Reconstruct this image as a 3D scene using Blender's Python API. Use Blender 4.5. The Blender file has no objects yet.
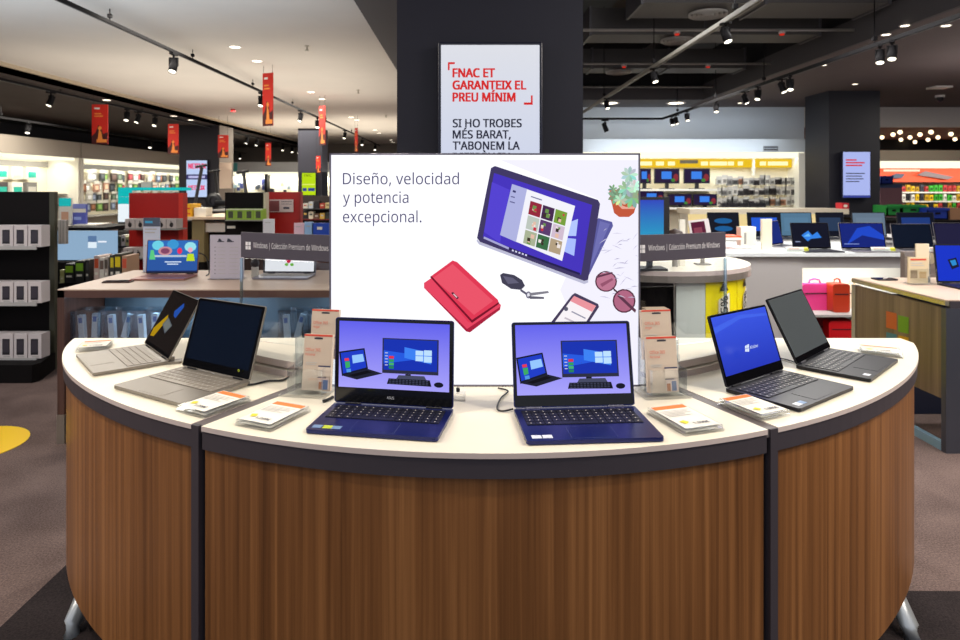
import bpy, math, random
import numpy as np
from mathutils import Matrix, Vector
random.seed(7)
SC = bpy.context.scene
COL = SC.collection
R = math.radians
# ------------------------------------------------------------------ camera
CH = 1.42
cam_d = bpy.data.cameras.new('camera'); cam = bpy.data.objects.new('camera', cam_d); COL.objects.link(cam)
cam.location = (0, 0, CH); cam.rotation_euler = (R(90), 0, 0)
cam_d.sensor_width = 36; cam_d.lens = 650/960*36
cam_d.shift_x = 12/960; cam_d.shift_y = -134/960
cam_d.dof.use_dof = True; cam_d.dof.focus_distance = 1.75; cam_d.dof.aperture_fstop = 7
cam_d.clip_start = .05; cam_d.clip_end = 100
SC.camera = cam
# ------------------------------------------------------------------ world, exposure
SC.view_settings.view_transform = 'Standard'; SC.view_settings.look = 'None'
SC.view_settings.gamma = 1; SC.view_settings.use_curve_mapping = False
SC.view_settings.exposure = 0.0
wd = bpy.data.worlds.new('world'); SC.world = wd; wd.use_nodes = True
wd.node_tree.nodes['Background'].inputs[0].default_value = (.80, .86, 1.0, 1)
wd.node_tree.nodes['Background'].inputs[1].default_value = .55
# ------------------------------------------------------------------ lights
def area(loc, size, power, col=(1, .93, .82), rot=(0, 0, 0), sy=None):
    l = bpy.data.lights.new('area_light', 'AREA'); l.energy = power; l.color = col; l.size = size
    if sy: l.shape = 'RECTANGLE'; l.size_y = sy
    o = bpy.data.objects.new('area_light', l); o.location = loc; o.rotation_euler = rot; COL.objects.link(o); return o
def spot(loc, tgt, power, ang=60, col=(1, .9, .76), rad=.04, blend=.5):
    l = bpy.data.lights.new('spot_light', 'SPOT'); l.energy = power; l.color = col
    l.spot_size = R(ang); l.spot_blend = blend; l.shadow_soft_size = rad
    o = bpy.data.objects.new('spot_light', l); o.location = loc
    o.rotation_euler = (Vector(tgt)-Vector(loc)).to_track_quat('-Z', 'Y').to_euler(); COL.objects.link(o); return o
area((0, -.6, 3.3), 2.6, 13, sy=1.2)
area((2.6, 3.3, 3.1), 1.4, 90, col=(1, .97, .95), rot=(R(42), 0, 0))  # fill light added to brighten the grey cabinet front at right
area((-3.4, .9, 3.3), 1.6, 110, col=(1, .90, .78), rot=(0, R(-38), 0))
area((3.4, .9, 3.1), 1.6, 100, col=(1, .90, .78), rot=(0, R(38), 0))
area((-4.6, 3.6, 3.3), 1.6, 42, col=(1, .92, .88)); area((5.2, 3.4, 3.1), 1.6, 50, col=(1, .92, .86))
area((-4.2, 4.6, 1.7), 5.0, 120, col=(.70, .84, 1), rot=(R(180), 0, 0)); area((-4.2, 12, 1.8), 5.5, 120, col=(1, .93, .82), rot=(R(180), 0, 0)); area((-4.2, 21, 1.9), 5.5, 160, col=(1, .9, .76), rot=(R(180), 0, 0))  # unseen upward lights added to brighten the white ceiling
area((8, 8, 2.3), 3.0, 40, col=(1, .9, .85), rot=(R(180), 0, 0)); area((4.5, 13.2, 2.2), 4.0, 26, col=(.8, .9, 1), rot=(R(60), 0, 0), sy=.6)
spot((-1.7, .9, 3.3), (-.6, 1.9, .85), 135, 62, rad=.06)
spot((1.9, .9, 3.1), (.8, 1.9, .85), 125, 62, rad=.06)
spot((-.5, 3.6, 3.3), (-.4, 2.0, .85), 90, 62, rad=.06)
area((-4.5, 8, 3.3), 2.0, 150)
area((-4.5, 15, 3.3), 3.0, 260)
area((-9.5, 15, 3.15), 2.0, 160)
area((-6.5, 22, 3.3), 3.0, 260)
area((3.0, 6.5, 3.1), 2.0, 130, col=(1, .97, .93))
area((4.2, 11, 3.0), 2.0, 120, col=(1, .95, .9))
area((9.5, 10, 3.1), 2.0, 90)
area((9.5, 17.5, 2.6), 3.0, 160, sy=1)
# ------------------------------------------------------------------ materials
def lin(c):
    c /= 255
    return c/12.92 if c <= .04045 else ((c+.055)/1.055)**2.4
def rgb(c):
    return (lin(c[0]), lin(c[1]), lin(c[2]), 1)
MC = {}
def nm(m): m.use_nodes = True; return m.node_tree, m.node_tree.nodes['Principled BSDF']
def mat(c, rough=.5, metal=0.0, noise=0.0, scale=40, spec=.5):
    k = (c, rough, metal, noise, scale, spec)
    if k in MC: return MC[k]
    m = bpy.data.materials.new('surface'); nt, b = nm(m)
    b.inputs['Base Color'].default_value = rgb(c); b.inputs['Roughness'].default_value = rough
    b.inputs['Metallic'].default_value = metal; b.inputs['Specular IOR Level'].default_value = spec
    if noise:
        tc = nt.nodes.new('ShaderNodeTexCoord'); n = nt.nodes.new('ShaderNodeTexNoise'); r = nt.nodes.new('ShaderNodeValToRGB')
        n.inputs['Scale'].default_value = scale; n.inputs['Detail'].default_value = 4
        a = rgb(c); r.color_ramp.elements[0].position = .3; r.color_ramp.elements[1].position = .7
        r.color_ramp.elements[0].color = tuple(x*(1-noise) for x in a[:3])+(1,)
        r.color_ramp.elements[1].color = tuple(min(1, x*(1+noise)) for x in a[:3])+(1,)
        nt.links.new(tc.outputs['Object'], n.inputs['Vector']); nt.links.new(n.outputs['Fac'], r.inputs[0]); nt.links.new(r.outputs[0], b.inputs['Base Color'])
    MC[k] = m; return m
def em(c, s=1.0, gloss=False):
    k = ('em', c, s, gloss)
    if k in MC: return MC[k]
    m = bpy.data.materials.new('lit'); nt, b = nm(m)
    b.inputs['Base Color'].default_value = (.005, .005, .005, 1); b.inputs['Roughness'].default_value = .08 if gloss else .7
    b.inputs['Specular IOR Level'].default_value = .4 if gloss else .0
    b.inputs['Emission Color'].default_value = rgb(c); b.inputs['Emission Strength'].default_value = s
    MC[k] = m; return m
def em_grad(c0, c1, s=1.0, axis=2):
    """a display picture that runs from one colour to another"""
    k = ('eg', c0, c1, s, axis)
    if k in MC: return MC[k]
    m = bpy.data.materials.new('lit_picture'); nt, b = nm(m)
    b.inputs['Base Color'].default_value = (.005, .005, .005, 1); b.inputs['Roughness'].default_value = .3
    tc = nt.nodes.new('ShaderNodeTexCoord'); sp = nt.nodes.new('ShaderNodeSeparateXYZ'); r = nt.nodes.new('ShaderNodeValToRGB')
    nt.links.new(tc.outputs['Generated'], sp.inputs[0]); nt.links.new(sp.outputs[axis], r.inputs[0]); nt.links.new(r.outputs[0], b.inputs['Emission Color'])
    r.color_ramp.elements[0].color = rgb(c0); r.color_ramp.elements[1].color = rgb(c1)
    b.inputs['Emission Strength'].default_value = s
    MC[k] = m; return m
def acrylic_mat(tint=(248, 250, 251), g=.10):
    k = ('ac', tint, g)
    if k in MC: return MC[k]
    m = bpy.data.materials.new('clear_acrylic'); m.use_nodes = True; nt = m.node_tree; nt.nodes.clear()
    o = nt.nodes.new('ShaderNodeOutputMaterial'); mx = nt.nodes.new('ShaderNodeMixShader'); t = nt.nodes.new('ShaderNodeBsdfTransparent'); gl = nt.nodes.new('ShaderNodeBsdfGlossy')
    lw = nt.nodes.new('ShaderNodeLayerWeight'); lw.inputs[0].default_value = .25
    mt = nt.nodes.new('ShaderNodeMath'); mt.operation = 'MULTIPLY_ADD'; mt.inputs[1].default_value = .3; mt.inputs[2].default_value = g*.4
    t.inputs[0].default_value = rgb(tint); gl.inputs['Roughness'].default_value = .04; gl.inputs[0].default_value = (.95, .97, 1, 1)
    nt.links.new(lw.outputs['Fresnel'], mt.inputs[0]); nt.links.new(mt.outputs[0], mx.inputs[0])
    nt.links.new(t.outputs[0], mx.inputs[1]); nt.links.new(gl.outputs[0], mx.inputs[2]); nt.links.new(mx.outputs[0], o.inputs[0])
    MC[k] = m; return m
def wood_mat(c0, c1, c2, rough=.38, sx=26):
    k = ('wood', c0, c1, c2)
    if k in MC: return MC[k]
    m = bpy.data.materials.new('wood_veneer'); nt, b = nm(m)
    tc = nt.nodes.new('ShaderNodeTexCoord'); mp = nt.nodes.new('ShaderNodeMapping'); mp.inputs['Scale'].default_value = (sx, sx, .55)
    n = nt.nodes.new('ShaderNodeTexNoise'); n.inputs['Scale'].default_value = 1; n.inputs['Detail'].default_value = 5; n.inputs['Roughness'].default_value = .62; n.inputs['Distortion'].default_value = .35
    mp2 = nt.nodes.new('ShaderNodeMapping'); mp2.inputs['Scale'].default_value = (5, 5, .5); n2 = nt.nodes.new('ShaderNodeTexNoise'); n2.inputs['Scale'].default_value = 1; n2.inputs['Detail'].default_value = 2
    ad = nt.nodes.new('ShaderNodeMath'); ad.operation = 'MULTIPLY_ADD'; ad.inputs[1].default_value = .45
    r = nt.nodes.new('ShaderNodeValToRGB'); r.color_ramp.elements[0].position = .47; r.color_ramp.elements[1].position = .95
    e = r.color_ramp.elements.new(.72)
    r.color_ramp.elements[0].color = rgb(c0); e.color = rgb(c1); r.color_ramp.elements[-1].color = rgb(c2)
    L = nt.links.new
    L(tc.outputs['Object'], mp.inputs[0]); L(mp.outputs[0], n.inputs['Vector']); L(tc.outputs['Object'], mp2.inputs[0]); L(mp2.outputs[0], n2.inputs['Vector'])
    L(n2.outputs['Fac'], ad.inputs[0]); L(n.outputs['Fac'], ad.inputs[2]); L(ad.outputs[0], r.inputs[0]); L(r.outputs[0], b.inputs['Base Color'])
    b.inputs['Roughness'].default_value = rough
    MC[k] = m; return m
def carpet_mat(a, b_, sc=140):
    k = ('cp', a, b_)
    if k in MC: return MC[k]
    m = bpy.data.materials.new('carpet'); nt, b = nm(m)
    tc = nt.nodes.new('ShaderNodeTexCoord'); L = nt.links.new
    n = nt.nodes.new('ShaderNodeTexNoise'); n.inputs['Scale'].default_value = sc; n.inputs['Detail'].default_value = 6; n.inputs['Roughness'].default_value = .7
    n2 = nt.nodes.new('ShaderNodeTexNoise'); n2.inputs['Scale'].default_value = 3.0; n2.inputs['Detail'].default_value = 5
    ad = nt.nodes.new('ShaderNodeMath'); ad.operation = 'MULTIPLY_ADD'; ad.inputs[1].default_value = .5
    r = nt.nodes.new('ShaderNodeValToRGB'); r.color_ramp.elements[0].position = .5; r.color_ramp.elements[1].position = 1.0
    r.color_ramp.elements[0].color = rgb(a); r.color_ramp.elements[1].color = rgb(b_)
    L(tc.outputs['Object'], n.inputs['Vector']); L(tc.outputs['Object'], n2.inputs['Vector']); L(n2.outputs['Fac'], ad.inputs[0]); L(n.outputs['Fac'], ad.inputs[2])
    L(ad.outputs[0], r.inputs[0]); L(r.outputs[0], b.inputs['Base Color']); b.inputs['Roughness'].default_value = .95; b.inputs['Specular IOR Level'].default_value = .1
    bp = nt.nodes.new('ShaderNodeBump'); bp.inputs['Strength'].default_value = .4; bp.inputs['Distance'].default_value = .004
    L(n.outputs['Fac'], bp.inputs['Height']); L(bp.outputs[0], b.inputs['Normal'])
    MC[k] = m; return m
def brushed(c, rough=.32, metal=.85): return mat(c, rough, metal, .06, 200)
BLACK = mat((18, 17, 20), .5); NAVY = mat((17, 27, 88), .28, .3); DARK = mat((38, 35, 40), .45)
WHITE = mat((236, 232, 226), .45); SIL = mat((132, 125, 116), .4, .4); CHROME = mat((210, 212, 215), .18, 1.0)
GREYM = mat((66, 60, 66), .45, .1); ACR = acrylic_mat(); ACRB = acrylic_mat((251, 252, 253), .35)
ALU = brushed((185, 180, 168), .3)
# ------------------------------------------------------------------ mesh builder
class MB:
    def __init__(s): s.v = []; s.f = []; s.m = []; s.mats = []; s.sm = []
    def mi(s, m):
        if m not in s.mats: s.mats.append(m)
        return s.mats.index(m)
    def add(s, vs, fs, m, M=None, smooth=False):
        b = len(s.v); i = s.mi(m)
        s.v += [tuple(M @ Vector(v)) if M else tuple(v) for v in vs]
        for f in fs: s.f.append([b+k for k in f]); s.m.append(i); s.sm.append(smooth)
        return s
    def box(s, x0, x1, y0, y1, z0, z1, m, M=None):
        vs = [(x, y, z) for z in (z0, z1) for y in (y0, y1) for x in (x0, x1)]
        return s.add(vs, [(0, 2, 3, 1), (4, 5, 7, 6), (0, 1, 5, 4), (2, 6, 7, 3), (0, 4, 6, 2), (1, 3, 7, 5)], m, M)
    def prism(s, poly, z0, z1, m, M=None, top=None):
        n = len(poly); ar = sum(poly[i][0]*poly[(i+1) % n][1]-poly[(i+1) % n][0]*poly[i][1] for i in range(n))
        if ar < 0: poly = poly[::-1]
        vs = [(x, y, z0) for x, y in poly]+[(x, y, z1) for x, y in poly]
        s.add(vs, [tuple(range(n))[::-1]]+[(i, (i+1) % n, n+(i+1) % n, n+i) for i in range(n)], m, M)
        return s.add(vs[n:], [tuple(range(n))], top or m, M)
    def rbox(s, x0, x1, y0, y1, z0, z1, r, m, M=None, n=4, top=None):
        p = []
        for cx, cy, a0 in ((x1-r, y1-r, 0), (x0+r, y1-r, 90), (x0+r, y0+r, 180), (x1-r, y0+r, 270)):
            for k in range(n+1):
                a = R(a0+90*k/n); p.append((cx+r*math.cos(a), cy+r*math.sin(a)))
        return s.prism(p, z0, z1, m, M, top)
    def poly(s, pts, m, M=None): return s.add(pts, [tuple(range(len(pts)))], m, M)
    def lathe(s, prof, m, M=None, n=20, smooth=True):
        vs = []; fs = []
        for r, z in prof:
            for k in range(n): a = 2*math.pi*k/n; vs.append((r*math.cos(a), r*math.sin(a), z))
        for i in range(len(prof)-1):
            for k in range(n): fs.append((i*n+k, i*n+(k+1) % n, (i+1)*n+(k+1) % n, (i+1)*n+k))
        return s.add(vs, fs, m, M, smooth)
    def cyl(s, r, z0, z1, m, M=None, n=20):
        return s.lathe([(1e-5, z0), (r, z0), (r, z1), (1e-5, z1)], m, M, n, False)
    def tube(s, pts, r, m, n=8, M=None):
        pts = [Vector(p) for p in pts]; vs = []; fs = []
        for i, p in enumerate(pts):
            t = (pts[min(i+1, len(pts)-1)]-pts[max(i-1, 0)]).normalized()
            u = t.cross(Vector((0, 0, 1)) if abs(t.z) < .95 else Vector((1, 0, 0))).normalized(); w = t.cross(u)
            for k in range(n): a = 2*math.pi*k/n; vs.append(tuple(p+u*r*math.cos(a)+w*r*math.sin(a)))
        for i in range(len(pts)-1):
            for k in range(n): fs.append((i*n+k, i*n+(k+1) % n, (i+1)*n+(k+1) % n, (i+1)*n+k))
        fs.append(tuple(range(n))); fs.append(tuple(range((len(pts)-1)*n, len(pts)*n)))
        return s.add(vs, fs, m, M, True)
    def build(s, name, parent=None, M=None):
        me = bpy.data.meshes.new(name); me.from_pydata(s.v, [], s.f)
        for m in s.mats: me.materials.append(m)
        me.polygons.foreach_set('material_index', s.m); me.polygons.foreach_set('use_smooth', s.sm); me.update()
        o = bpy.data.objects.new(name, me); COL.objects.link(o); o.parent = parent
        if M: o.matrix_basis = M
        return o
def bevel(o, w=.002, n=2):
    b = o.modifiers.new('bevel', 'BEVEL'); b.width = w; b.segments = n; b.limit_method = 'ANGLE'; return o
def tag(o, label, cat, group=None):
    o['label'] = label; o['category'] = cat
    if group: o['group'] = group
    return o
def thing(name, label, cat, loc=(0, 0, 0), rz=0, group=None):
    o = bpy.data.objects.new(name, None); COL.objects.link(o); o.location = loc; o.rotation_euler = (0, 0, rz); o.empty_display_size = .05
    return tag(o, label, cat, group)
def struct(o): o['kind'] = 'structure'; return o
def dup(o, loc, rz=0, label=None, group=None, scale=None):
    c = o.copy(); COL.objects.link(c); c.location = loc; c.rotation_euler = (0, 0, rz)
    if label: c['label'] = label
    if group: c['group'] = group
    if scale: c.scale = scale
    for ch in list(o.children):
        d = ch.copy(); COL.objects.link(d); d.parent = c
        for g in list(ch.children):
            e = g.copy(); COL.objects.link(e); e.parent = d
    return c
def bx(name, x0, x1, y0, y1, z0, z1, m, parent=None): return MB().box(x0, x1, y0, y1, z0, z1, m).build(name, parent)
def W(px, py, Y): return Vector(((px-468)/650*Y, Y, CH-(py-186)/650*Y))
def XX(px, Y): return (px-468)/650*Y
def ZZ(py, Y): return CH-(py-186)/650*Y
TT = .85
def T(px, py, z=TT): Y = 650*(CH-z)/(py-186); return Vector((XX(px, Y), Y, z))
import os
try:  # the plain sans face that comes with Blender itself; otherwise Blender's default letters
    FONT = bpy.data.fonts.load(os.path.join(bpy.utils.system_resource('DATAFILES'), 'fonts', 'NotoSansHebrew-Regular.woff2'))
except Exception:
    FONT = None
def text(s, h, m, parent, M, xs=1.0, bold=0.0, align='LEFT', name='lettering', spacing=1.0, ext=0.0, fit=None):
    """flat letters in the plane x right, z up, facing -y, then moved by M; h = capital height"""
    c = bpy.data.curves.new('letters', 'FONT'); c.body = s; c.size = 1.0; sc_ = h/.72; xs *= h/.72; c.align_x = align; c.space_character = spacing; c.extrude = ext; c.resolution_u = 6
    if FONT: c.font = FONT; sc_ *= 1.2; xs *= 1.04
    o = bpy.data.objects.new('letters', c); COL.objects.link(o)
    bpy.context.view_layer.update()
    me = bpy.data.meshes.new_from_object(o.evaluated_get(bpy.context.evaluated_depsgraph_get()))
    bpy.data.objects.remove(o); bpy.data.curves.remove(c)
    if fit: xv = [v.co.x for v in me.vertices]; xs = (fit-abs(bold))/(max(xv)-min(xv)); me.transform(TR((-min(xv), 0, 0)))
    me.transform(M @ Matrix.Rotation(R(90), 4, 'X') @ Matrix.Diagonal((xs, sc_, 1, 1)))
    if bold:
        vs = [v.co.copy() for v in me.vertices]; fs = [tuple(p.vertices) for p in me.polygons]; dx = M.to_3x3() @ Vector((abs(bold), 0, 0)); n = len(vs)
        m2 = bpy.data.meshes.new('letters'); eps = M.to_3x3() @ Vector((0, -.00005, 0))
        dz_ = M.to_3x3() @ Vector((0, 0, abs(bold)*.6)); V_ = []; F_ = []
        for q, (a_, b_) in enumerate(((-.5, -.5), (.5, -.5), (-.5, .5), (.5, .5), (0, 0))): V_ += [v+dx*a_+dz_*b_+eps*q for v in vs]; F_ += [tuple(i+n*q for i in f) for f in fs]
        m2.from_pydata(V_, [], F_); me = m2
    me.materials.clear(); me.materials.append(m)
    o = bpy.data.objects.new(name, me); COL.objects.link(o); o.parent = parent; return o
TR = Matrix.Translation
def RX(a): return Matrix.Rotation(R(a), 4, 'X')
def RY(a): return Matrix.Rotation(R(a), 4, 'Y')
def RZ(a): return Matrix.Rotation(R(a), 4, 'Z')
def ell(cx, cy, rx, ry, n=20, a0=0, a1=360): return [(cx+rx*math.cos(R(a0+(a1-a0)*k/n)), cy+ry*math.sin(R(a0+(a1-a0)*k/n))) for k in range(n+(a1-a0 < 360))]
def rc(u0, v0, u1, v1): return [(u0, v0), (u1, v0), (u1, v1), (u0, v1)]
def pic(mb, shapes, w, h, M=None, e=.00025, y0=0.0, x0=None, z0=0.0):
    """print a picture: polygons in u (right) and v (down) from 0 to 1, laid on a plane facing -y"""
    x0 = -w/2 if x0 is None else x0
    for k, (p, m) in enumerate(shapes):
        q = [(x0+u*w, y0-e*(k+1), z0+(1-v)*h) for u, v in p]
        ar = sum(q[i][0]*q[(i+1) % len(q)][2]-q[(i+1) % len(q)][0]*q[i][2] for i in range(len(q)))
        if ar < 0: q = q[::-1]
        mb.poly(q, m, M)
    return mb
# ================================================================== THE SETTING
fl = bx('floor', -16, 22, -4, 34, -.05, 0, carpet_mat((64, 52, 50), (138, 118, 112))); struct(fl)
WALLD = mat((60, 58, 62), .8); CEILW = mat((214, 208, 198), .9, 0, .04, .8); CEILD = mat((52, 48, 50), .85, 0, .1, 2); CEILB = mat((20, 20, 24), .9)
FASC = mat((58, 55, 58), .7); PALE = mat((214, 222, 230), .8, 0, .04, .7)
def S(n, *a): return struct(bx(n, *a))
S('ceiling', -7.3, -1.18, -1, 31, 3.37, 3.45, CEILW)
S('ceiling_aisle', -13, -7.3, -1, 31, 3.2, 3.3, mat((64, 56, 52), .85, 0, .1, 2))
S('ceiling_coffer_edge', -7.34, -7.3, -1, 31, 3.2, 3.45, mat((190, 175, 150), .8))
S('ceiling_middle', -1.18, .62, -1, 14.5, 3.34, 3.45, FASC)
S('ceiling_open', .62, 4.85, -1, 14.5, 4.9, 5.0, mat((66, 60, 56), .9, 0, .2, 1.2))
S('ceiling_soffit', 4.85, 18, -1, 14.5, 3.18, 3.25, mat((92, 82, 82), .8, 0, .05, 2))
S('trim_soffit_edge', 4.80, 4.85, -1, 13.3, 3.18, 3.50, FASC)
S('ceiling_far_soffit', .62, 4.85, 13.3, 14.5, 3.18, 3.24, mat((110, 108, 110), .8))
S('trim_far_edge', .62, 4.85, 13.25, 13.3, 3.18, 3.42, FASC)
S('wall_left', -13.1, -13, -1, 31, 0, 3.3, WALLD)
S('wall_back_left', -13, .6, 30, 30.1, 0, 3.45, mat((120, 112, 104), .8))
S('wall_back', .6, 7.5, 14.5, 14.6, 0, 3.25, PALE)
S('wall_ceiling_void', .6, 4.9, 14.5, 14.6, 3.25, 5.0, CEILB)
S('wall_void_side', 4.85, 4.9, -1, 14.5, 3.5, 5.0, CEILB)
S('wall_void_far', .62, 4.85, 13.35, 13.4, 3.42, 5.0, CEILB)
S('wall_upper', .6, .62, 0, 14.5, 3.45, 5, CEILB)
S('wall_bulkhead', 7.5, 18, 14.5, 14.7, 2.74, 3.25, mat((226, 220, 214), .8))
S('ceiling_grocery', 7.5, 20, 14.7, 18.6, 2.74, 2.8, mat((120, 72, 50), .8, 0, .1, 2))
S('wall_bulkhead_dark', 7.5, 20, 18.5, 18.6, 2.44, 2.8, BLACK)
S('ceiling_far', 7.5, 20, 18.6, 22, 2.9, 3.0, WHITE)
S('wall_back_right', 7.5, 20, 21.6, 21.7, 0, 3.0, mat((224, 216, 206), .8))
S('wall_right', 18, 18.1, -1, 22, 0, 3.3, WALLD)
# columns
def column(n, x0, x1, y0, y1, z1, m):
    return S(n, x0, x1, y0, y1, 0, z1, m)
DCOL = mat((17, 16, 34), .55, 0, .05, 3)
cY = 3.3
column('wall_pillar_centre', XX(397, cY), XX(583, cY), cY, cY+.55, 3.6, DCOL)
column('wall_pillar_left', XX(179, 19), XX(219, 19), 19, 20.1, 3.2, mat((22, 22, 34), .6))
S('trim_pillar_cladding', XX(219, 19), XX(219, 19)+.02, 19, 20.1, 0, 3.2, mat((120, 110, 100), .7))
column('wall_pillar_back', XX(298, 22), XX(322, 22), 22, 22.9, 3.37, mat((30, 32, 46), .6))
column('wall_pillar_right', XX(829, 12), XX(880, 12), 12, 12.85, 3.2, mat((22, 22, 34), .55))
# dark mat in front of the counter, yellow floor disc
tag(MB().prism([(-1.5, -1), (5, -1), (5, 2.27), (1.3, 2.27), (-1.5, 2.45)], .0, .006, carpet_mat((26, 22, 24), (62, 54, 54))).build('floor_mat'), 'dark charcoal carpet strip under and around the curved wooden counter', 'mat')
tag(MB().cyl(.28, .0, .003, mat((255, 208, 0), .5), TR((-2.735, 3.56, 0)), 40).build('floor_sticker'), 'round yellow floor sticker on the carpet at the far left', 'sticker')
# open ceiling services: ducts, pipes, grilles
def duct(label, x0, x1, y0, y1, z0, z1, m=mat((30, 29, 34), .6, .2), grilles=()):
    t = thing('ceiling_duct', label, 'duct', ((x0+x1)/2, (y0+y1)/2, z0))
    cx, cy = (x0+x1)/2, (y0+y1)/2
    o = MB().box(x0-cx, x1-cx, y0-cy, y1-cy, 0, z1-z0, m); nseg = max(2, int(max(x1-x0, y1-y0)/1.1))
    for k in range(nseg+1):
        if x1-x0 > y1-y0: xx = x0-cx+(x1-x0)*k/nseg; o.box(xx-.015, xx+.015, y0-cy-.02, y1-cy+.02, -.02, z1-z0+.02, mat((70, 68, 72), .5, .4))
        else: yy = y0-cy+(y1-y0)*k/nseg; o.box(x0-cx-.02, x1-cx+.02, yy-.015, yy+.015, -.02, z1-z0+.02, mat((70, 68, 72), .5, .4))
    o.build('casing', t)
    for gx, gy in grilles:
        g = MB(); M = TR((gx-cx, gy-cy, -.02))
        for r in (.19, .14, .09, .04): g.lathe([(r, 0), (r+.025, -.03), (r+.025, 0)], mat((130, 126, 122), .5), M, 24)
        g.build('diffuser', t)
    return t
GD = mat((58, 55, 54), .6, .1)
duct('grey duct crossing the open black ceiling nearest the camera', 1.9, 4.6, 7.1, 7.75, 3.42, 3.8, GD, grilles=((2.75, 7.45),))
duct('grey air duct crossing the open ceiling in the middle', 1.6, 4.6, 8.5, 9.0, 3.40, 3.75, GD, grilles=((2.8, 8.7),))
duct('grey air duct crossing the open ceiling farthest back', .8, 4.6, 10.8, 11.3, 3.38, 3.7, GD, grilles=((2.55, 11.0),))
duct('long dark duct running along the soffit edge in the open ceiling', 3.7, 4.5, 3.4, 12.6, 3.95, 4.4)
duct('pale duct branch slanting beside the soffit edge', 3.25, 3.6, 5.4, 12.0, 3.75, 3.95, GD)
duct('black square duct over the open ceiling behind the pillar', 1.2, 2.4, 4.2, 12.8, 4.4, 4.8)
for i, (yy, zz) in enumerate(((8.0, 3.34), (10.2, 3.34), (12.6, 3.34))):
    tag(MB().tube([(.7, yy, zz), (4.75, yy, zz)], .018, mat((150, 145, 140), .4, .5)).build('sprinkler_pipe'),
        ['thin pipe nearest the camera across the open ceiling', 'thin pipe across the middle of the open ceiling', 'thin pipe farthest back across the open ceiling'][i], 'pipe')
for i, (px, py, Y) in enumerate(((677, 33, 8.0), (782, 33, 8.0), (624, 67, 10.2), (708, 67, 10.2))):
    p = W(px, py, Y); t = thing('smoke_detector', 'small red sensor on a thin pipe in the open ceiling', 'detector', (p.x, p.y, 3.295), 0, 'red sensors in the open ceiling')
    MB().cyl(.04, 0, .03, mat((150, 140, 136), .5), None, 14).build('base', t); MB().cyl(.028, -.02, 0, em((200, 50, 36), .9), None, 14).build('lens', t)
tag(MB().tube([(1.05, 4, 4.3), (2.1, 7, 4.3)], .03, GREYM).build('conduit'), 'dark slanting conduit under the concrete ceiling beside the pillar', 'pipe')
# ------------------------------------------------------------------ tracks and spotlights
SPM = mat((20, 19, 21), .75, 0, 0, 40, .1); LENS = em((255, 246, 225), 4.0)
def track(label, pts, m=SPM, rods=(), top=3.37):
    t = thing('lighting_track', label, 'lighting track', pts[0])
    o = Vector(pts[0]); mb = MB()
    for a, b in zip(pts[:-1], pts[1:]):
        a = Vector(a)-o; b = Vector(b)-o; d = b-a; L = d.length
        M = TR(a) @ d.to_track_quat('X', 'Z').to_matrix().to_4x4()
        mb.box(0, L, -.02, .02, -.02, .02, m, M); mb.box(0, L, -.006, .006, -.026, -.02, mat((60, 58, 58), .4), M)
    mb.build('rail', t)
    for x, y, z in rods:
        MB().tube([(x-o.x, y-o.y, z-o.z), (x-o.x, y-o.y, top-o.z)], .006, SPM, 6).box(x-o.x-.02, x-o.x+.02, y-o.y-.02, y-o.y+.02, z-o.z+.05, z-o.z+.09, SPM).build('hanger', t)
    return t
def spotlight(label, group):
    t = thing('track_spotlight', label, 'spotlight', (0, 0, 0), 0, group)
    MB().box(-.03, .03, -.09, .09, -.055, -.02, SPM).build('adapter', t)
    MB().tube([(0, 0, -.05), (0, 0, -.10)], .018, SPM).box(-.07, -.06, -.02, .02, -.22, -.09, SPM).box(.06, .07, -.02, .02, -.22, -.09, SPM).box(-.07, .07, -.02, .02, -.105, -.09, SPM).build('bracket', t)
    M = TR((0, 0, -.2)) @ RX(-24)
    h = MB().lathe([(1e-4, .11), (.05, .1), (.055, .03), (.062, -.02), (.062, -.12), (.056, -.12), (.054, -.1), (1e-4, -.1)], SPM, M, 16)
    for k in range(4): h.lathe([(.05, .09-.02*k), (.06, .085-.02*k), (.05, .08-.02*k)], SPM, M, 16)
    h.build('housing', t)
    MB().lathe([(1e-4, -.113), (.054, -.113)], LENS, M, 16).build('lens', t)
    return t
X1, Z1 = -3.94, 3.22
track('long black ceiling track crossing the white ceiling from the upper left', [(X1, 6.0, Z1), (X1, 29, Z1)], rods=[(X1, y, Z1) for y in (7.15, 9.3, 11.9, 14.6, 18, 22)])
G1 = 'spotlights on the white ceiling track'; sp0 = None
for y in (8.7, 12.4, 15.3, 17.0, 20.8, 24.2, 27.6):
    if sp0 is None: sp0 = spotlight('black spotlight hanging from the long track under the white ceiling', G1); sp0.location = (X1, y, Z1); sp0.scale = (.85, .85, .9)
    else: dup(sp0, (X1, y, Z1), random.uniform(-.6, .6))
sp0['label'] = 'large black spotlight nearest the camera on the white ceiling track'; del sp0['group']
X2, Z2 = -7.52, 3.14
track('black ceiling track along the edge of the white ceiling', [(X2, 9.8, Z2), (X2, 29.8, Z2)], rods=[(X2, y, Z2) for y in (12, 15, 18, 21)], top=3.2)
for px in (51, 127, 138, 155, 247, 257, 283, 292, 299, 303):
    Y = -X2*650/(468-px); dup(sp0, (X2, Y, Z2), random.uniform(-.6, .6), 'small black spotlight on the track along the edge of the white ceiling', 'spotlights on the ceiling edge track')
X3, Z3 = -10.2, 2.92
track('black track over the wall shelves at the far left', [(X3, 13.6, Z3), (X3, 29.8, Z3)], rods=[(X3, y, Z3) for y in (14.2, 18, 22)], top=3.2)
for px in (28, 150, 203, 215, 240): dup(sp0, (X3, -X3*650/(468-px), Z3), .3, 'black spotlight on the track over the wall shelves at left', 'spotlights over the left wall shelves')
ZR = CH+1.45
WT = mat((120, 116, 108), .5, .2)
XC = 2.26
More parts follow.
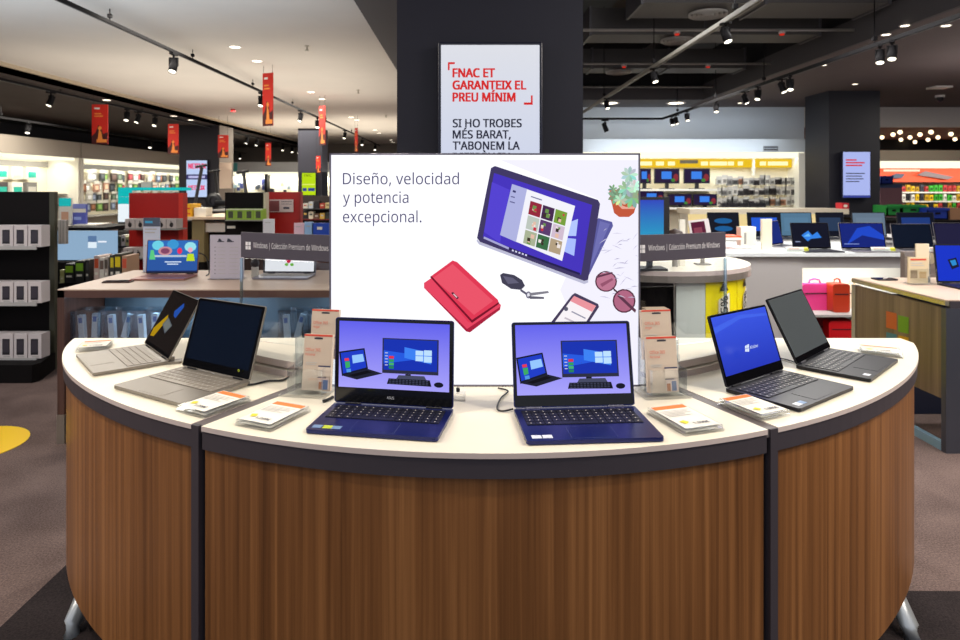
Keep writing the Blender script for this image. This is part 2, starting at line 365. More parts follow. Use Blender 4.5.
track('pale diagonal track hanging under the open black ceiling', [(XC, 4.6, ZR), (XC, 13.9, ZR)], WT, rods=[(XC, 5.5, ZR), (XC, 7.9, ZR), (XC, 10.8, ZR)], top=4.9)
L_ = 'black spotlight on the pale diagonal track under the open ceiling'
for i, Y in enumerate((5.70, 7.9, 10.6, 13.2)): dup(sp0, (XC, Y, ZR), .4, L_, 'spotlights on the pale diagonal track', (.62, .62, .62))
XR = 4.19
track('long black track beside the soffit at upper right', [(XC, 14.0, ZR), (XR, 14.0, ZR), (XR, 5.5, ZR)], rods=[(XR, 13, ZR), (XR, 11, ZR), (XR, 9.2, ZR), (XR, 6.7, ZR)], top=4.9)
for px in (672, 676, 687, 716, 745, 758, 782, 790, 880, 892): dup(sp0, (XR, XR*650/(px-468), ZR), random.uniform(-.8, .8), 'black spotlight on the long track beside the right soffit', 'spotlights beside the right soffit', (.66, .66, .66))
dup(sp0, (2.95, 14.0, ZR), 1.57, 'black spotlight on the crossbar at the far end of the tracks'); 
# recessed downlights
def downlight(label, group, r=.07):
    t = thing('downlight', label, 'ceiling light', (0, 0, 0), 0, group)
    MB().lathe([(r, 0), (r+.02, -.008), (r+.025, 0)], WHITE, None, 20).build('ring', t); MB().lathe([(1e-4, -.004), (r, -.004)], em((255, 240, 214), 5), None, 20).build('bulb', t); return t
d0 = None
for px, py in ((235, 47), (257, 61), (311, 92), (322, 99), (351, 117), (357, 120), (375, 130), (379, 133), (131, 100), (194, 116), (209, 120), (391, 140), (393, 142)):
    zc_ = 3.2 if px in (131, 194, 209) else 3.37; Y = 650*(zc_-CH)/(186-py); loc = (XX(px, Y) if zc_ > 3.3 else -7.48, Y, zc_)
    if d0 is None: d0 = downlight('small recessed downlight shining in the white ceiling', 'white ceiling downlights'); d0.location = loc
    else: dup(d0, loc)
for px, py in ((886, 34.5), (823, 65), (905, 25.5), (932, 24.5), (946, 25.5), (855, 84), (740, 103)):
    Y = 650*(3.18-CH)/(186-py); dup(d0, (XX(px, Y), min(Y, 14.3), 3.18), 0, 'small recessed downlight in the dark soffit at right', 'right soffit downlights', (.6, .6, 1))
for px in (610, 676): dup(d0, (XX(px, 13.8), 13.8, 3.18), 0, 'oval looking downlight in the far soffit above the pale wall', 'far soffit downlights', (2.2, 2.2, 1))
b0 = None
for px, py in ((882, 134), (900, 128.5), (901, 136.5), (910, 134), (920, 131), (915, 139), (928, 136.5), (931, 128), (938, 134), (951, 130.5), (955, 136), (893, 131)):
    Y = min(max(650*(2.74-CH)/(186-py), 14.9), 18.3)
    if b0 is None:
        b0 = thing('ceiling_bulb', 'warm round bulb in the brown ceiling over the orange section', 'ceiling light', (0, 0, 0), 0, 'warm bulbs over the orange section')
        MB().cyl(.04, -.04, 0, GREYM, None, 12).build('socket', b0); MB().lathe([(.05*math.sin(R(a)), -.085+.05*math.cos(R(a))) for a in range(0, 181, 20)], em((255, 225, 180), 3), None, 14).build('globe', b0); b0.location = (XX(px, Y), Y, 2.74)
    else: dup(b0, (XX(px, Y), Y, 2.74))
for i, (px, py) in enumerate(((307, 46), (358, 90), (386, 115))):
    Y = 650*(3.37-CH)/(186-py); t = thing('ceiling_sprinkler', ['small sprinkler head nearest the camera in the white ceiling', 'middle sprinkler head in the white ceiling', 'farthest sprinkler head in the white ceiling near the pillar'][i], 'sprinkler', (XX(px, Y), Y, 3.37))
    MB().cyl(.035, -.01, 0, ALU, None, 12).tube([(0, 0, -.01), (0, 0, -.06)], .012, ALU).build('pipe_stub', t); MB().cyl(.03, -.07, -.06, ALU, None, 12).build('deflector', t)
Y = 650*1.95/(186-108); t = thing('alarm_beacon', 'small red alarm beacon on the white ceiling', 'alarm', (XX(233, Y), Y, 3.37))
MB().cyl(.05, -.03, 0, WHITE, None, 14).build('base', t); MB().cyl(.06, -.10, -.03, mat((200, 20, 20), .3), None, 14).build('dome', t)
Y = 12.6; t = thing('security_camera', 'small white dome camera under the soffit at right', 'security camera', (XX(940, Y), Y, 3.18))
MB().cyl(.08, -.04, 0, WHITE, None, 16).build('base', t); MB().lathe([(.06, -.04), (.055, -.09), (.03, -.12), (1e-4, -.13)], mat((40, 40, 44), .15), None, 16).build('dome', t)
Y = 11.4; tag(bx('ceiling_speaker', XX(936, Y), XX(953, Y), Y, Y+.25, 3.15, 3.18, WHITE), 'flat white panel on the soffit beside the dome camera', 'ceiling panel')
# ------------------------------------------------------------------ hanging red banners
BR = mat((205, 38, 24), .6); BO = mat((235, 140, 60), .6); BD = mat((70, 18, 20), .6)
def banner(label, px0, px1, py0, py1, Y, rz=0, ztop=3.3):
    a = W(px0, py0, Y); b = W(px1, py1, Y); w = (b.x-a.x)/math.cos(R(rz)); h = a.z-b.z
    t = thing('hanging_banner', label, 'banner', ((a.x+b.x)/2, Y, b.z), R(rz))
    m = MB().box(-w/2, w/2, -.006, .006, 0, h, BR)
    pic(m, [(rc(.15, .08, .5, .12), WHITE), (rc(.15, .22, .6, .25), BO), (rc(.15, .28, .7, .31), BO), ([(0, 1), (0, .8), (.25, .7), (.4, .52), (.6, .6), (.7, .75), (1, .7), (1, 1)], BD), ([(.35, .95), (.45, .62), (.6, .7), (.7, .95)], BO), (ell(.5, .6, .12, .05, 10), BO), (rc(.3, .88, .95, .96), BO)], w, h, y0=-.0065)
    m.build('sheet', t)
    for s in (-1, 1): MB().tube([(s*w*.42, 0, h), (s*w*.42, 0, ztop-b.z)], .003, SPM, 5).build('cord', t)
    return t
banner('bright red banner nearest the left edge under the dark aisle ceiling', 92, 108, 104.5, 144, 12.6, 0, 3.2)
banner('second red banner from the left, in front of the dark pillar', 168, 178.5, 124, 154, 16, 0, 3.2)
banner('red banner hanging beside the grey side of the left pillar', 218, 228.5, 135, 158, 18, 0, 3.37)
banner('large red banner hanging under the white ceiling track', 262, 274, 73, 126, 10.5, -25, 3.37)
banner('narrow red banner behind the large one on the white ceiling', 318.5, 326, 106, 145, 14, -40, 3.37)
banner('thin red banner nearest the pillar by the white ceiling track', 354.5, 358, 128, 152, 18, -50, 3.37)
banner('small red banner over the black shelf in the background', 265.5, 271, 143, 166, 20, 0, 3.37)
banner('small red banner beside the yellow screen pillar', 316, 320.5, 156, 173, 21.5, 0, 3.37)
# ------------------------------------------------------------------ screens on the pillars
def wall_screen(label, px0, px1, py0, py1, Y, shapes, face, strength=1.0, d=.06, cat='screen'):
    a = W(px0, py0, Y); b = W(px1, py1, Y); w = b.x-a.x; h = a.z-b.z
    t = thing('wall_screen', label, cat, ((a.x+b.x)/2, Y, b.z))
    f = .03*w
    bevel(MB().box(-w/2-f, w/2+f, -.0, d, -f, h+f, mat((16, 18, 40), .25)).build('frame', t), .004)
    m = MB(); pic(m, [(rc(0, 0, 1, 1), face)]+shapes, w, h, y0=-.002, e=.0006); m.build('display', t)
    return t, w, h
RED = em((215, 40, 40), 1); INK = em((40, 42, 60), 1)
sY = cY-.07
t, w, h = wall_screen('tall lit price guarantee screen on the dark centre pillar', 441, 539.5, 45, 178, sY, [
    ([(.07, .13), (.14, .13), (.14, .145), (.088, .145), (.088, .19), (.07, .19)], RED), ([(.93, .38), (.93, .45), (.84, .45), (.84, .433), (.912, .433), (.912, .38)], RED)], em_grad((214, 222, 246), (232, 234, 242), .88))
k = sY/650
def on_screen(s, px, py, hp, m, px1, bold=0.0):
    text(s, hp*k, m, t, TR((XX(px, sY)-t.location.x, -.006, ZZ(py, sY)-t.location.z)), 1, bold, fit=(px1-px)*k)
for s_, y_, x_ in (('FNAC ET', 77.3, 495.5), ('GARANTEIX EL', 89.5, 526.7), ('PREU MÍNIM', 101.5, 516)): on_screen(s_, 453, y_, 8.9, RED, x_, .005)
for s_, y_, x_ in (('SI HO TROBES', 127.3, 522), ('MÉS BARAT,', 138.5, 511), ("T'ABONEM LA", 149.7, 520), ('DIFERÈNCIA', 161, 513)): on_screen(s_, 453, y_, 8.4, INK, x_, .003)
t, w, h = wall_screen('small lit screen with red and blue lines on the right pillar', 843, 870, 152, 197.5, 11.9, [
    (rc(.1, .16, .5, .19), RED), (rc(.1, .22, .8, .25), RED), (rc(.1, .28, .7, .31), RED), (rc(.1, .46, .8, .48), INK), (rc(.1, .52, .7, .54), INK), (rc(.1, .58, .75, .6), INK), (rc(.1, .64, .6, .66), INK), (rc(0, .95, 1, 1), em((60, 70, 150), 1))], em((176, 188, 245), .95))
t, w, h = wall_screen('lit screen with pink lettering on the left dark pillar', 186.5, 207, 160.5, 197, 18.9, [
    (rc(.0, .38, 1, .52), em((60, 60, 110), 1)), (rc(.1, .42, .9, .48), em((190, 190, 230), 1))], em((196, 214, 250), .95))
PK = em((235, 60, 110), 1)
text('NETFLIX', h*.14, PK, t, TR((-w*.42, -.006, h*.78)), .78, .02); text('NETFLIX', h*.12, PK, t, TR((-w*.42, -.006, h*.20)), .85, .02)
t, w, h = wall_screen('yellow green lit screen on the far back pillar', 302, 315.5, 173, 195, 21.9, [
    (rc(.05, .68, .35, .82), em((40, 60, 140), 1)), (rc(.45, .68, .95, .82), em((40, 60, 140), 1)), (rc(0, .5, 1, .54), em((230, 240, 120), 1))], em((190, 225, 20), .95))
text('FNAC', h*.13, em((60, 70, 20), 1), t, TR((-w*.35, -.006, h*.83)), .9)
MB().box(0, .35, -.02, 0, 0, .75, mat((210, 190, 170), .7)).build('wall_poster').location = (XX(222, 19.3), 18.97, 1.35)
tag(bpy.data.objects['wall_poster'], 'small beige poster on the grey side of the left pillar', 'poster')
bpy.data.objects['wall_poster'].location.x = XX(219, 19)+.03
# ================================================================== THE COUNTER
P = [(75, 338.4), (69.7, 341), (65.0, 347), (63.1, 356), (65.8, 367), (86.9, 388.8), (133.8, 407.5), (165, 416.9), (187.8, 424.2), (201, 426.6), (258, 436.7), (330, 445.3), (392.5, 450.5), (480, 452.8), (542.5, 452.5), (630, 448), (705, 440.6), (768, 430.8), (800, 423.8), (858, 403.5), (889.4, 386), (912.8, 370.6), (920.6, 361.3), (919, 350.3), (912, 342.8)]
CC = Vector((.06, 3.0))
ang = []; rad = []
for p in P:
    q = T(*p); d = Vector((q.x, q.y))-CC; ang.append(math.atan2(d.x, -d.y)); rad.append(d.length)
co = np.polyfit(ang, rad, 6)
A0, A1 = ang[0], ang[-1]
def rim(a, off=0.0): r = float(np.polyval(co, a))+off; return (CC.x+r*math.sin(a), CC.y-r*math.cos(a))
def ang_of(px, py): q = T(px, py); return math.atan2(q.x-CC.x, CC.y-q.y)
AL, AR = ang_of(195, 425.5), ang_of(775.5, 429.5)
YB = 2.435
sw = .017
def seam_pts(px0, py0, px1, py1):
    a = T(px0, py0); b = T(px1, py1); d = (b-a); d.z = 0; s = (YB-a.y)/d.y; return Vector((a.x, a.y)), Vector((a.x+d.x*s, YB))
SL = seam_pts(195, 425.5, 299, 386); SR = seam_pts(775.5, 430, 675, 388)
def arc(a, b, off=0, n=24): return [rim(a+(b-a)*i/n, off) for i in range(n+1)]
def shift(p, q, s):
    d = (q-p).normalized(); n = Vector((d.y, -d.x))*s; return p+n, q+n
WALN = wood_mat((92, 56, 28), (130, 84, 46), (162, 110, 64), sx=60); TOPM = mat((242, 234, 214), .42, 0, .01, 30); EDGE = mat((206, 190, 184), .5)
ct = thing('display_counter', 'curved walnut display counter with white top carrying the laptops', 'counter', (CC.x, CC.y-.6, 0))
CO = Vector(ct.location)
def loc2(ps): return [(p[0]-CO.x, p[1]-CO.y) for p in ps]
tol = math.asin(sw/1.6)
secs = [(A0, AL-tol, None, 'left'), (AL+tol, AR-tol, None, 'mid'), (AR+tol, A1, None, 'right')]
sl0, sl1 = shift(*SL, sw); sl0b, sl1b = shift(*SL, -sw); sr0, sr1 = shift(*SR, sw); sr0b, sr1b = shift(*SR, -sw)
back_l = (rim(A0)[0], YB); back_r = (rim(A1)[0], YB)
plates = [arc(A0, AL-tol)+[tuple(sl1b)]+[back_l], arc(AL+tol, AR-tol)+[tuple(sr1b), tuple(sl1)], arc(AR+tol, A1)+[back_r, tuple(sr1)]]
for pl in plates:
    o = MB().prism(loc2(pl), TT-.012, TT, EDGE, None, TOPM).build('worktop', ct)
for a, b, _, _ in secs:
    for nme, z0, z1, oo, m in (('edge_band', TT-.056, TT-.012, -.003, GREYM), ('front_panel', .165, TT-.056, -.012, WALN)):
        out = arc(a, b, oo); inn = arc(a, b, oo-.022)[::-1]
        MB().prism(loc2(out+inn), z0, z1, m).build(nme, ct)
for sgn, (p0, p1), aa in ((1, SL, AL), (-1, SR, AR)):
    p0 = p0+(p1-p0).normalized()*.012
    o = arc(aa-tol*.95, aa+tol*.95, .0, 4); s0 = shift(p0, p1, sw*.9); s1 = shift(p0, p1, -sw*.9)
    MB().prism(loc2([tuple(s1[0]), tuple(s0[0]), tuple(s0[1]), tuple(s1[1])]), TT-.02, TT-.001, mat((104, 96, 96), .45, .1)).build('seam_strip', ct)
    MB().prism(loc2(arc(aa-tol*.95, aa+tol*.45, .0, 4)+arc(aa-tol*.95, aa+tol*.45, -.05, 4)[::-1]) if sgn > 0 else loc2(arc(aa-tol*.45, aa+tol*.95, .0, 4)+arc(aa-tol*.45, aa+tol*.95, -.05, 4)[::-1]), .14, TT-.0015, GREYM).build('upright', ct)
    MB().prism(loc2(arc(aa-tol, aa+tol, -.035, 4)+arc(aa-tol, aa+tol, -.05, 4)[::-1]), .14, TT-.02, BLACK).build('gap_liner', ct)
MB().box(-1.35, 1.4, YB-.03-CO.y, YB-.005-CO.y, .165, TT-.014, BLACK).build('back_board', ct)
MB().prism(loc2(arc(A0, A1, -.05)), .165, .185, BLACK).build('bottom_board', ct)
for pts in ([(-1.22, 2.32, .17), (-1.235, 2.22, .155), (-1.245, 2.12, .10), (-1.25, 2.06, .04), (-1.25, 2.05, .0)], [(1.36, 2.3, .17), (1.365, 2.2, .155), (1.38, 2.1, .10), (1.385, 2.04, .04), (1.385, 2.03, .0)]):
    MB().tube([Vector(p)-CO for p in pts], .027, mat((200, 205, 208), .3, .6), 12).build('foot', ct)
# raised plinth behind, in two curved tiers each side
PC = Vector((.05, 3.05))
def ring(R0, R1, a, b, n=20, c=PC):
    f = lambda r, t: (c.x+r*math.sin(R(t)), c.y-r*math.cos(R(t)))
    return [f(R1, a+(b-a)*i/n) for i in range(n+1)]+[f(R0, b+(a-b)*i/n) for i in range(n+1)]
for s, lab in ((-1, 'left'), (1, 'right')):
    t = thing('display_plinth', 'low curved white two-step plinth on the counter, '+lab+' of the lightbox', 'plinth', (PC.x+s*.9, 2.2, TT))
    for nme, r, z0, z1 in (('lower_step', 1.26, 0, .019), ('gap', 1.235, .019, .024), ('upper_step', 1.25, .024, .045)):
        outer = [(x, y) for x, y in ring(.6, r, s*27, s*60) ]
        f = lambda rr, t_: (PC.x+rr*math.sin(R(t_)), PC.y-rr*math.cos(R(t_)))
        arcp = [f(r, s*(27+31*i/20)) for i in range(21)]; arcp = [p for p in arcp if p[1] < YB-.005]
        bx_ = lambda x: 3.74-math.sqrt(1.735**2-(x-.05)**2)
        arcp = [p for p in arcp if p[1] < bx_(p[0])+.02]
        xs_ = [arcp[-1][0]+(arcp[0][0]-arcp[-1][0])*i/12 for i in range(13)]; poly = arcp+[(x, bx_(x)+.03) for x in xs_]
        MB().prism([(x-t.location.x, y-t.location.y) for x, y in poly], z0, z1, EDGE if nme != 'gap' else mat((90, 80, 78), .6), None, TOPM if nme != 'gap' else None).build(nme, t)
# ------------------------------------------------------------------ curved acrylic screens with a dark band
QC = Vector((.05, 3.74)); QR = 1.72
BAND = mat((74, 68, 80), .5)
def qp(a, r=QR): return (QC.x+r*math.sin(a), QC.y-r*math.cos(a))
def bend_text(s, h, m, parent, a0, z, xs, r=QR+.004):
    o = text(s, h, m, None, Matrix(), fit=xs); me = o.data
    for v in me.vertices:
        a = a0+v.co.x/r; x, y = qp(a, r); v.co = (x-parent.location.x, y-parent.location.y, z+v.co.z-parent.location.z)
    o.parent = parent; return o
def aof(px, Y): return math.asin((XX(px, Y)-QC.x)/QR)
LET = mat((225, 222, 226), .6)
for s in (-1, 1):
    a_out = s*math.asin(.835/QR) if s > 0 else math.asin((XX(249, 2.31)-QC.x)/QR); a_in = s*.20
    t = thing('acrylic_screen', 'curved clear acrylic screen with dark name band, '+('right' if s > 0 else 'left')+' of the lightbox', 'acrylic screen', (*qp((a_out+a_in)/2), TT+.045))
    n = 24; A = [a_in+(a_out-a_in)*i/n for i in range(n+1)]
    def strip(z0, z1, r0, r1, m, nme):
        poly = [qp(a, r1) for a in A]+[qp(a, r0) for a in A[::-1]]
        return MB().prism([(x-t.location.x, y-t.location.y) for x, y in poly], z0-t.location.z, z1-t.location.z, m).build(nme, t)
    strip(TT+.046, 1.172, QR-.004, QR, ACR, 'pane')
    strip(1.176, 1.262, QR-.006, QR+.002, BAND, 'name_band')
    x, y = qp(a_out); MB().box(-.004, .004, -.004, .004, .0, 1.172-TT-.045, acrylic_mat((215, 235, 245), .9)).build('edge', t).location = (x-t.location.x, y-t.location.y, 0)
    LN = a_out+.035 if s < 0 else aof(648, 2.1)
    S_ = 'Windows | Colección Premium de Windows'
    bend_text(S_, .019, LET, t, LN, 1.211, .300)
    lg = MB()
    for i in (0, 1):
        for j in (0, 1):
            vs = []
            for du, dz in ((0, 0), (.011, 0), (.011, .012), (0, .012)):
                a = LN-.021+(i*.013+du)/QR; x, y = qp(a, QR+.004); vs.append((x-t.location.x, y-t.location.y, 1.204+j*.014+dz-t.location.z))
            lg.poly(vs, LET)
    lg.build('window_emblem', t)
# ------------------------------------------------------------------ lightbox
LY = 1.85
lx0, lx1, lz1 = XX(329.5, LY), XX(640, LY), ZZ(153.2, LY)
lb = thing('lightbox', 'large bright white advertising lightbox at the centre of the counter', 'lightbox', ((lx0+lx1)/2, LY, TT))
lw = lx1-lx0; lh = lz1-TT
FR = mat((120, 116, 130), .3, .7)
MB().box(-lw/2, lw/2, .006, .09, 0, lh, mat((225, 225, 230), .4)).build('housing', lb)
f = .005
bevel(MB().box(-lw/2, -lw/2+f, -.004, .095, 0, lh, FR).box(lw/2-f, lw/2, -.004, .095, 0, lh, FR).box(-lw/2, lw/2, -.004, .095, lh-f, lh, FR).box(-lw/2, lw/2, -.004, .095, 0, f, FR).build('frame', lb), .001)
FACE = em((251, 251, 255), 1.12)
MB().box(-lw/2+f, lw/2-f, 0, .006, f, lh-f, FACE).build('printed_face', lb)
def L(px, py): return ((px-329.5)/310.5, (py-153.2)/((386.5-153.2)))
kk = LY/650
def Lp(ps): return [L(*p) for p in ps]
def lpic(name, shapes, lvl=0): return pic(MB(), [(Lp(p), m) for p, m in shapes], lw, lh, y0=-.0004-lvl*.0003, e=.00012).build(name, lb)
E_ = em
# tablet: frame, screen, window, photo grid
tb = [(480, 242), (477, 238), (491, 168), (495, 166), (598, 200), (600, 204), (588, 280), (584, 281)]
photos = []
cols = [[(150, 40, 60), (70, 40, 80), (120, 160, 60)], [(190, 200, 190), (90, 60, 110), (210, 190, 210)], [(170, 180, 150), (60, 110, 70), (180, 160, 130)]]
rnd = random.Random(3)
o_, du, dv = (530, 200), (12.6, 4.1), (-2.6, 14.4)
for j in range(3):
    for i in range(3):
        g = lambda a, b: (o_[0]+du[0]*(i+a)+dv[0]*(j+b), o_[1]+du[1]*(i+a)+dv[1]*(j+b))
        photos.append(([g(.04, .04), g(.96, .04), g(.96, .96), g(.04, .96)], E_(cols[j][i])))
        for q in range(4):
            a, b = rnd.uniform(.15, .7), rnd.uniform(.15, .7); s_ = rnd.uniform(.12, .28)
            photos.append(([g(a, b), g(a+s_, b), g(a+s_, b+s_), g(a, b+s_)], E_(rnd.choice([(240, 230, 225), (200, 50, 70), (60, 50, 40), (110, 150, 80), (230, 190, 170)]))))
lpic('tablet_picture', [([(598, 218), (612, 222), (613, 226), (587, 279), (583, 280)], E_((92, 92, 160))), ([(600, 221), (610, 224), (590, 268)], E_((112, 112, 180))), (tb, E_((64, 56, 100))),
    ([(483, 237), (494, 173), (592, 205), (581, 275)], E_((70, 52, 190))), ([(484, 232), (492, 182), (510, 190), (500, 243)], E_((84, 66, 210))),
    ([(570, 222), (578, 219), (576, 236), (568, 236)], E_((180, 200, 255))), ([(567, 238), (576, 239), (574, 256), (563, 251)], E_((170, 190, 255))),
    ([(500, 235), (512, 184), (575, 206), (562, 261)], E_((244, 244, 252))), ([(500, 235), (512, 184), (527, 189), (516, 242)], E_((176, 180, 226))),
    ([(513, 190), (516, 191), (515.5, 193), (512.5, 192)], E_((60, 60, 110))), ([(511, 196), (515, 197), (514.6, 198), (510.6, 197)], E_((90, 90, 140))), ([(510, 201), (515, 202.5), (514.6, 203.5), (509.6, 202)], E_((90, 90, 140))),
    ([(531, 196), (542, 199.5), (541.7, 200.7), (530.7, 197)], E_((120, 120, 160))),
    ([(484, 236.5), (509, 247.5), (508.5, 249.5), (483.5, 238.5)], E_((170, 170, 215))), ([(509, 247.5), (580, 273), (579.5, 275), (508.5, 249.5)], E_((36, 30, 80))),
    *[([(512+i*3.3, 249.4+i*1.15), (513.8+i*3.3, 250+i*1.15), (513.5+i*3.3, 251.6+i*1.15), (511.7+i*3.3, 251+i*1.15)], E_((220, 220, 250))) for i in range(5)],
    ([(477, 239), (480, 242), (584, 281), (588, 280), (588, 282.5), (584, 284), (479, 244.5), (476.5, 241)], E_((190, 190, 215)))]+photos, 1)
lpic('wallet_picture', [([(424, 283), (455, 262), (501, 305), (500, 310), (470, 332), (466, 331), (424, 288)], E_((232, 70, 98))), ([(430, 277), (452.5, 260.5), (457, 262), (498, 300), (499, 304), (472, 323), (468, 322)], E_((226, 56, 84))),
    ([(433, 278), (452.5, 264), (493, 301), (474, 315)], E_((236, 84, 106))), ([(430, 277), (431.5, 276), (472, 320), (499, 302), (499, 304), (472, 323)], E_((120, 14, 40))), ([(424, 287), (467, 329), (500, 307), (500, 309.5), (470, 332.5), (466, 331.5)], E_((170, 30, 60))),
    ([(451, 293), (453, 292), (459, 298), (457, 299.5)], E_((90, 40, 60))), ([(453, 294.2), (454, 293.7), (457.4, 297.2), (456.4, 297.8)], E_((240, 200, 205)))], 1)
leaves = []
for (cx_, cy_, r_, n_, c_) in ((632, 198, 11, 9, (130, 172, 140)), (616, 196, 9, 8, (110, 152, 118)), (626, 189, 9, 8, (150, 190, 160)), (629, 175, 9, 9, (160, 200, 176)), (620, 200, 7, 8, (176, 206, 176)), (634, 186, 7, 8, (188, 214, 190)), (612, 189, 5, 6, (120, 160, 120))):
    for k in range(n_):
        a = 2*math.pi*k/n_+r_; d = (math.cos(a), math.sin(a)); p_ = (-d[1], d[0]); q = lambda u, v: (min(638.4, cx_+d[0]*u*r_+p_[0]*v*r_), cy_+d[1]*u*r_+p_[1]*v*r_)
        c2 = tuple(min(255, int(x*rnd.uniform(.92, 1.25))) for x in c_)
        leaves.append(([q(0, 0), q(.4, .2), q(.75, .2), q(1, 0), q(.7, -.2), q(.35, -.17)], E_(c2)))
lpic('plant_picture', [([(609, 192), (614, 213), (619, 217), (629, 217), (634, 213), (638.3, 198)], E_((196, 88, 60))), ([(609, 189), (610, 197), (638, 203), (638.3, 192)], E_((214, 112, 84))), ([(616, 203), (626, 207), (636, 206), (634, 209), (622, 209)], E_((236, 170, 150))), (ell(624, 196, 12, 5), E_((70, 50, 60)))]+leaves, 1)
lpic('car_key_picture', [([(500, 275), (503, 273), (514, 275), (522, 280), (525, 286), (521, 290), (511, 289), (502, 283)], E_((66, 64, 84))), ([(503, 276), (513, 278), (519, 283), (508, 284)], E_((98, 96, 120))), (ell(528.5, 295, 2.8, 3.6, 14), E_((120, 118, 140))), (ell(528.5, 295, 1.4, 2, 14), E_((235, 235, 245))),
    ([(529, 293), (548, 291), (549, 293), (530, 296)], E_((130, 128, 140))), ([(528, 296), (544, 297), (544, 299), (530, 299)], E_((96, 94, 110))), ([(521, 289), (527, 293), (526, 295), (520, 291)], E_((90, 88, 110)))], 1)
lpic('phone_picture', [([(572, 295), (575, 293), (598, 304), (599, 307), (584, 330), (545, 330)], E_((70, 60, 90))), ([(574, 296), (596, 306), (581, 330), (549, 330)], E_((250, 244, 248))), ([(574, 296), (596, 306), (592, 312), (570, 301)], E_((236, 150, 160))), (ell(566, 309, 2.2, 2.2, 10), E_((90, 90, 110))), ([(572, 311), (586, 318), (585, 319), (571, 312)], E_((150, 150, 170))), ([(565, 317), (578, 323), (577, 324.5), (564, 318.5)], E_((200, 190, 200)))], 1)
lpic('sunglasses_picture', [(ell(606, 281.5, 11, 10.5, 18), E_((86, 44, 62))), (ell(606, 281.5, 9.6, 9.2, 18), E_((190, 120, 146))), (ell(624, 301, 11.5, 12, 18), E_((86, 44, 62))), (ell(624, 301, 10, 10.6, 18), E_((178, 104, 132))), ([(612, 287), (617, 291), (619, 294), (614, 291)], E_((70, 36, 54))), ([(596, 276), (612, 272), (613, 273.5), (597, 278)], E_((96, 54, 76))), ([(617, 296), (635, 313), (636, 310), (619, 294)], E_((96, 54, 76))), ([(600, 284), (612, 278), (613, 280), (602, 287)], E_((150, 84, 110)))], 1)
vein = []
for k in range(34):
    x = rnd.uniform(596, 637); y = rnd.uniform(228, 300); a = rnd.uniform(-.9, .5); l = rnd.uniform(4, 13)
    x2, y2 = min(638, x+l*math.cos(a)), y+l*math.sin(a); vein.append(([(x, y), ((x+x2)/2, (y+y2)/2-.9), (x2, y2), ((x+x2)/2, (y+y2)/2)], E_(rnd.choice([(196, 192, 220), (214, 210, 232), (172, 166, 200)]))))
lpic('marble_print', [([(500, 160), (638, 160), (638, 384), (600, 384), (560, 290), (600, 200)], E_((240, 238, 251), 1.05))]+vein, 0)
SL_ = em((72, 70, 110), 1)
for s_, y_, x_ in (('Diseño, velocidad', 184.3, 459), ('y potencia', 203, 408.5), ('excepcional.', 222.3, 421.5)):
    text(s_, 11.8*kk, SL_, lb, TR((XX(343, LY)-lb.location.x, -.001, ZZ(y_, LY)-TT)), 1, 0, fit=(x_-343)*kk)
# ------------------------------------------------------------------ laptops
def hero_screen(shift_u=0):
    """a desktop computer and a laptop pictured on a lilac ground"""
    g = em((20, 24, 44)); s = []
    k_ = lambda p: [(u+shift_u, v) for u, v in p]
    s += [(k_([(.0, .47), (.235, .40), (.27, .71), (.03, .84)]), g), (k_([(.015, .49), (.225, .425), (.255, .69), (.04, .80)]), em((28, 60, 200))), (k_([(.12, .52), (.22, .49), (.235, .6), (.13, .64)]), em((150, 200, 255))),
          (k_([(.05, .57), (.09, .56), (.095, .60), (.055, .61)]), em((230, 60, 80))), (k_([(.055, .62), (.10, .61), (.105, .70), (.065, .72)]), em((60, 170, 100))), (k_([(.07, .73), (.11, .72), (.115, .77), (.075, .78)]), em((80, 150, 230))),
          (k_([(.03, .83), (.265, .71), (.405, .77), (.17, .88)]), em((30, 32, 48))), (k_([(.09, .82), (.26, .735), (.31, .76), (.14, .84)]), em((12, 12, 22)))]
    s += [(k_(rc(.40, .235, .905, .76)), em((44, 46, 66))), (k_(rc(.412, .25, .893, .71)), em((22, 50, 178))), (k_([(.412, .42), (.70, .47), (.70, .54), (.412, .62)]), em((36, 90, 225))), (k_([(.60, .36), (.84, .43), (.84, .6), (.60, .52)]), em((60, 130, 245)))]
    s += [(k_(p), em((190, 225, 255))) for p in (rc(.70, .405, .768, .475), rc(.775, .395, .845, .475), rc(.70, .485, .768, .56), rc(.775, .485, .845, .575))]
    for j, c in enumerate(((225, 50, 70), (50, 160, 90), (70, 180, 110), (40, 130, 90))): s.append((k_(rc(.46, .50+j*.05, .505, .54+j*.05)), em(c)))
    for j in range(5): s.append((k_(rc(.425, .45+j*.045, .45, .463+j*.045)), em((200, 205, 230))))
    s += [(k_(rc(.61, .76, .66, .82)), em((16, 18, 30))), (k_([(.55, .78), (.78, .78), (.80, .835), (.53, .835)]), em((70, 74, 100))), (k_([(.46, .835), (.83, .835), (.845, .93), (.445, .92)]), em((16, 18, 30)))]
    for j in range(3):
        for i in range(12): s.append((k_(rc(.465+i*.030, .845+j*.025, .485+i*.030, .860+j*.025)), em((60, 64, 86))))
    s.append((k_(ell(.91, .895, .042, .04, 14)), em((20, 22, 38))))
    return s
